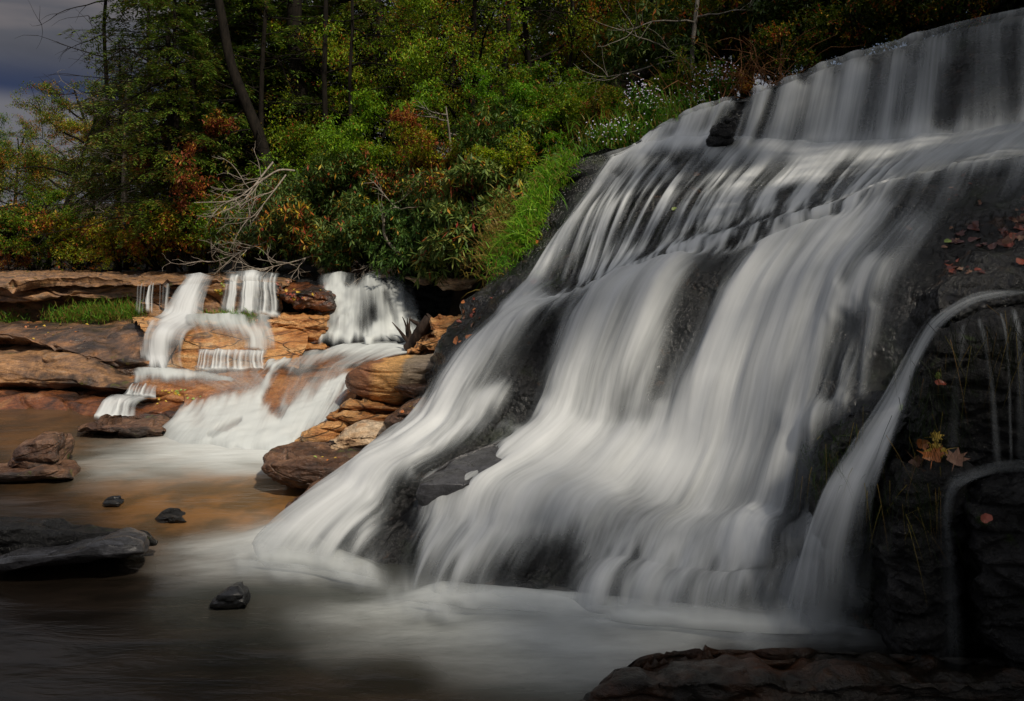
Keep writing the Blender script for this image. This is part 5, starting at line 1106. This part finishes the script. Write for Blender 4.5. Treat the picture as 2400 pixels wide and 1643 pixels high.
T.build('stump', M_log, label='small ragged stump in the foam beside the log', cat='stump')

def leaf_shape(kind):
    if kind == 'maple':
        ang = [90, 70, 52, 35, 15, -5, -35, -70, -90, -110, -145, -175, 165, 145, 128, 110]; rad = [1, .55, .85, .45, .8, .4, .55, .35, .3, .35, .55, .4, .8, .45, .85, .55]
    else: ang = list(range(90, -270, -24)); rad = [1 if a == 90 else .45 + .4 * abs(math.sin(R(a))) for a in ang]
    v = [(0, 0, .0)] + [(r * math.cos(R(a)), r * math.sin(R(a)), .26 * r * math.sin(R(a * 2 + 40)) + .22 * r * r) for a, r in zip(ang, rad)]
    n = len(ang); f = [(0, 1 + i, 1 + (i + 1) % n) for i in range(n)]
    st = len(v); v += [(-.03, -.3, 0), (.03, -.3, 0), (0, -1.1, .15)]; f.append((st, st + 1, st + 2)); return np.array(v, float), np.array(f)
lm = {}
def leafmesh(kind, c):
    if (kind, c) not in lm:
        v, f = leaf_shape(kind); o = mk('fallen_leaf', v, f, LEAFC[c], loc=(0, 0, 0), smooth=False); lm[(kind, c)] = o.data; bpy.data.objects.remove(o)
    return lm[(kind, c)]
from mathutils.bvhtree import BVHTree
dg = bpy.context.evaluated_depsgraph_get()
surf = []
for o in list(COL.objects):
    if o.type == 'MESH' and o.name.split('.')[0] in ('boulder', 'rock_ledge', 'waterfall_cliff'):
        surf.append((BVHTree.FromPolygons([tuple(Vector(v.co) + o.location) for v in o.data.vertices], [tuple(p.vertices) for p in o.data.polygons]), o.name))
def hit(px_, py_):
    d = Vector(W(px_, py_, 1.0)) - Vector((0, 0, H)); d.normalize(); best = None
    for b, nm in surf:
        h = b.ray_cast(Vector((0, 0, H)), d)
        if h[0] and (best is None or h[3] < best[3]): best = h
    return best
def fallen(px_, py_, size, c, kind='oval', label=None, group=None, lift=.006, face=0.0):
    h = hit(px_, py_)
    if not h: return
    n = h[1]; 
    if n.dot(Vector((0, 0, H)) - h[0]) < 0: n = -n
    tc_ = (Vector((0, 0, H)) - h[0]).normalized(); n = (n + tc_ * face).normalized(); h = (h[0] + tc_ * .02 * (face > 0),)
    o = bpy.data.objects.new('fallen_leaf', leafmesh(kind, c)); COL.objects.link(o)
    o.location = h[0] + n * lift; q = n.to_track_quat('Z', 'Y'); o.rotation_mode = 'QUATERNION'
    from mathutils import Quaternion
    o.rotation_quaternion = q @ Quaternion((0, 0, 1), rng.random() * 6.28) @ Quaternion((1, 0, 0), rng.normal() * .25)
    o.scale = (size, size, size); tag(o, label, 'leaf', group)
for x, y, s, c, k, lab in [
 (2185,1072,.068,'orange','maple','large orange-gold maple leaf lying in the middle of the leaf cluster'), (2238,1080,.06,'brown','maple','red-brown maple leaf at the right of the leaf cluster'),
 (2150,1084,.055,'brown','maple','brown leaf at the left of the leaf cluster'), (2166,1042,.035,'orange','oval','small orange leaf above the leaf cluster'), (2192,1024,.035,'yellow','maple','spotted yellow leaf above the leaf cluster'),
 (2205,1056,.06,'yellow','maple','yellow leaf behind the large orange one'), (2095,962,.022,'brown','oval','pinkish brown leaf on top of the black hump'), (2110,956,.02,'green','oval','green leaf on top of the black hump'),
 (2200,880,.018,'green','oval','yellow-green leaf stuck on the side of the tall black block'), (2205,900,.022,'red','oval','red leaf on the side of the tall black block'), (2310,1215,.026,'red','oval','dark red leaf hanging on the rough black rock'),
 (2222,567,.022,'green','oval','yellow-green leaf on the dark rock at right'), (2130,535,.02,'brown','oval','brown leaf on the thin wet film at right'),
 (1265,640,.055,'green','maple','green leaf caught at the edge of the falls'), (1250,660,.045,'red','oval','long red leaf below the green one'), (1235,690,.04,'yellow','oval','yellow leaf below the red one at the edge of the falls'), (1258,568,.04,'orange','oval','orange leaf on the wet rock by the grass tuft'),
 (1070,798,.045,'orange','oval','orange leaf on the lower dark rock edge'), (1630,410,.06,'brown','maple','reddish leaf under the thin water of the middle slope'), (1580,490,.03,'green','oval','green leaf on the dark rock island in the falls')]:
    fallen(x, y, s, c, k, lab, face=1.2 if 'cluster' in lab or 'large orange' in lab else .5)
def scatter(n, box, colors, lab, group, smin=.018, smax=.035, kinds=('oval', 'maple')):
    cl = [(box[0] + rng.random() * (box[2] - box[0]), box[1] + rng.random() * (box[3] - box[1])) for _ in range(max(4, n // 6))]
    for i in range(n):
        c0 = cl[rng.integers(len(cl))]; sp_ = .13
        fallen(np.clip(c0[0] + rng.normal() * sp_ * (box[2] - box[0]), box[0], box[2]), np.clip(c0[1] + rng.normal() * sp_ * (box[3] - box[1]), box[1], box[3]), smin + (smax - smin) * rng.random(), colors[rng.integers(len(colors))], kinds[rng.integers(len(kinds))], lab, group)
scatter(55, (2200, 410, 2400, 640), ['dark', 'dark', 'red', 'dark', 'brown'], 'one of the dull red leaves littering the dark rock at the right edge', 'leaf litter on the right-hand rock', .012, .04)
scatter(45, (650, 650, 785, 700), ['red', 'orange', 'brown', 'yellow'], 'one of the small leaves littering the block at the right end of the shelf', 'leaf litter on the shelf block', .02, .04)
scatter(16, (1060, 700, 1220, 800), ['red', 'orange', 'brown'], 'one of the scattered leaves on the dark edge left of the falls', 'leaves on the dark edge of the falls', .025, .04)
scatter(10, (930, 945, 1000, 985), ['orange', 'yellow', 'brown'], 'one of the small leaves on the dark wet wedge-shaped rock', 'leaves on the wedge rock', .015, .025)
scatter(14, (620, 1070, 900, 1130), ['orange', 'yellow', 'green', 'red'], 'one of the small leaves on the long brown rock in the pool', 'leaves on the long brown rock', .012, .02)
scatter(26, (60, 755, 330, 830), ['orange', 'brown', 'yellow', 'brown'], 'one of the pale flecks of leaf on the dark left slab', 'leaves on the dark slab', .015, .028)
scatter(22, (370, 915, 470, 950), ['yellow', 'green', 'yellow'], 'one of the yellow leaves caught under the brown hump', 'leaves under the brown hump', .015, .028)
scatter(18, (505, 655, 530, 690), ['yellow', 'green'], 'one of the yellow leaves between the two upper curtains', 'leaves between the curtains', .02, .03)

# ------------------------------------------------------------------ trees beside and behind the viewer (unseen, added to shade the falls and near water)
for x, y, rz, s, lab in [(5.6, -0.6, 1, 1.25, 'unseen shade tree behind the viewer on the right bank'), (6.6, 1.6, 2, 1.3, 'unseen shade tree beside the falls beyond the right edge'),
                         (7.9, 5.4, 3, 1.2, 'unseen shade tree leaning over the crest of the falls beyond the right edge'), (7.8, 8.8, 1, 1.1, 'unseen shade tree at the top of the bank beyond the right edge'), (8.8, 3.6, 3, 1.3, 'unseen shade tree beside the falls crest beyond the right edge'), (2.6, -3.2, 4, 1.25, 'second unseen shade tree behind the viewer on the right bank'),
                         (0.2, -5.2, 5, 1.25, 'unseen shade tree behind the viewer across the pool'), (7.5, -2.0, 0, 1.4, 'unseen shade tree farther out on the right bank behind the viewer')]:
    plant(broA if rz % 2 else broB, (x, y, 3.2 if y > 5 else .3), rz, s, lab, (.8, .9, .7), .05, 'unseen trees added for shade')
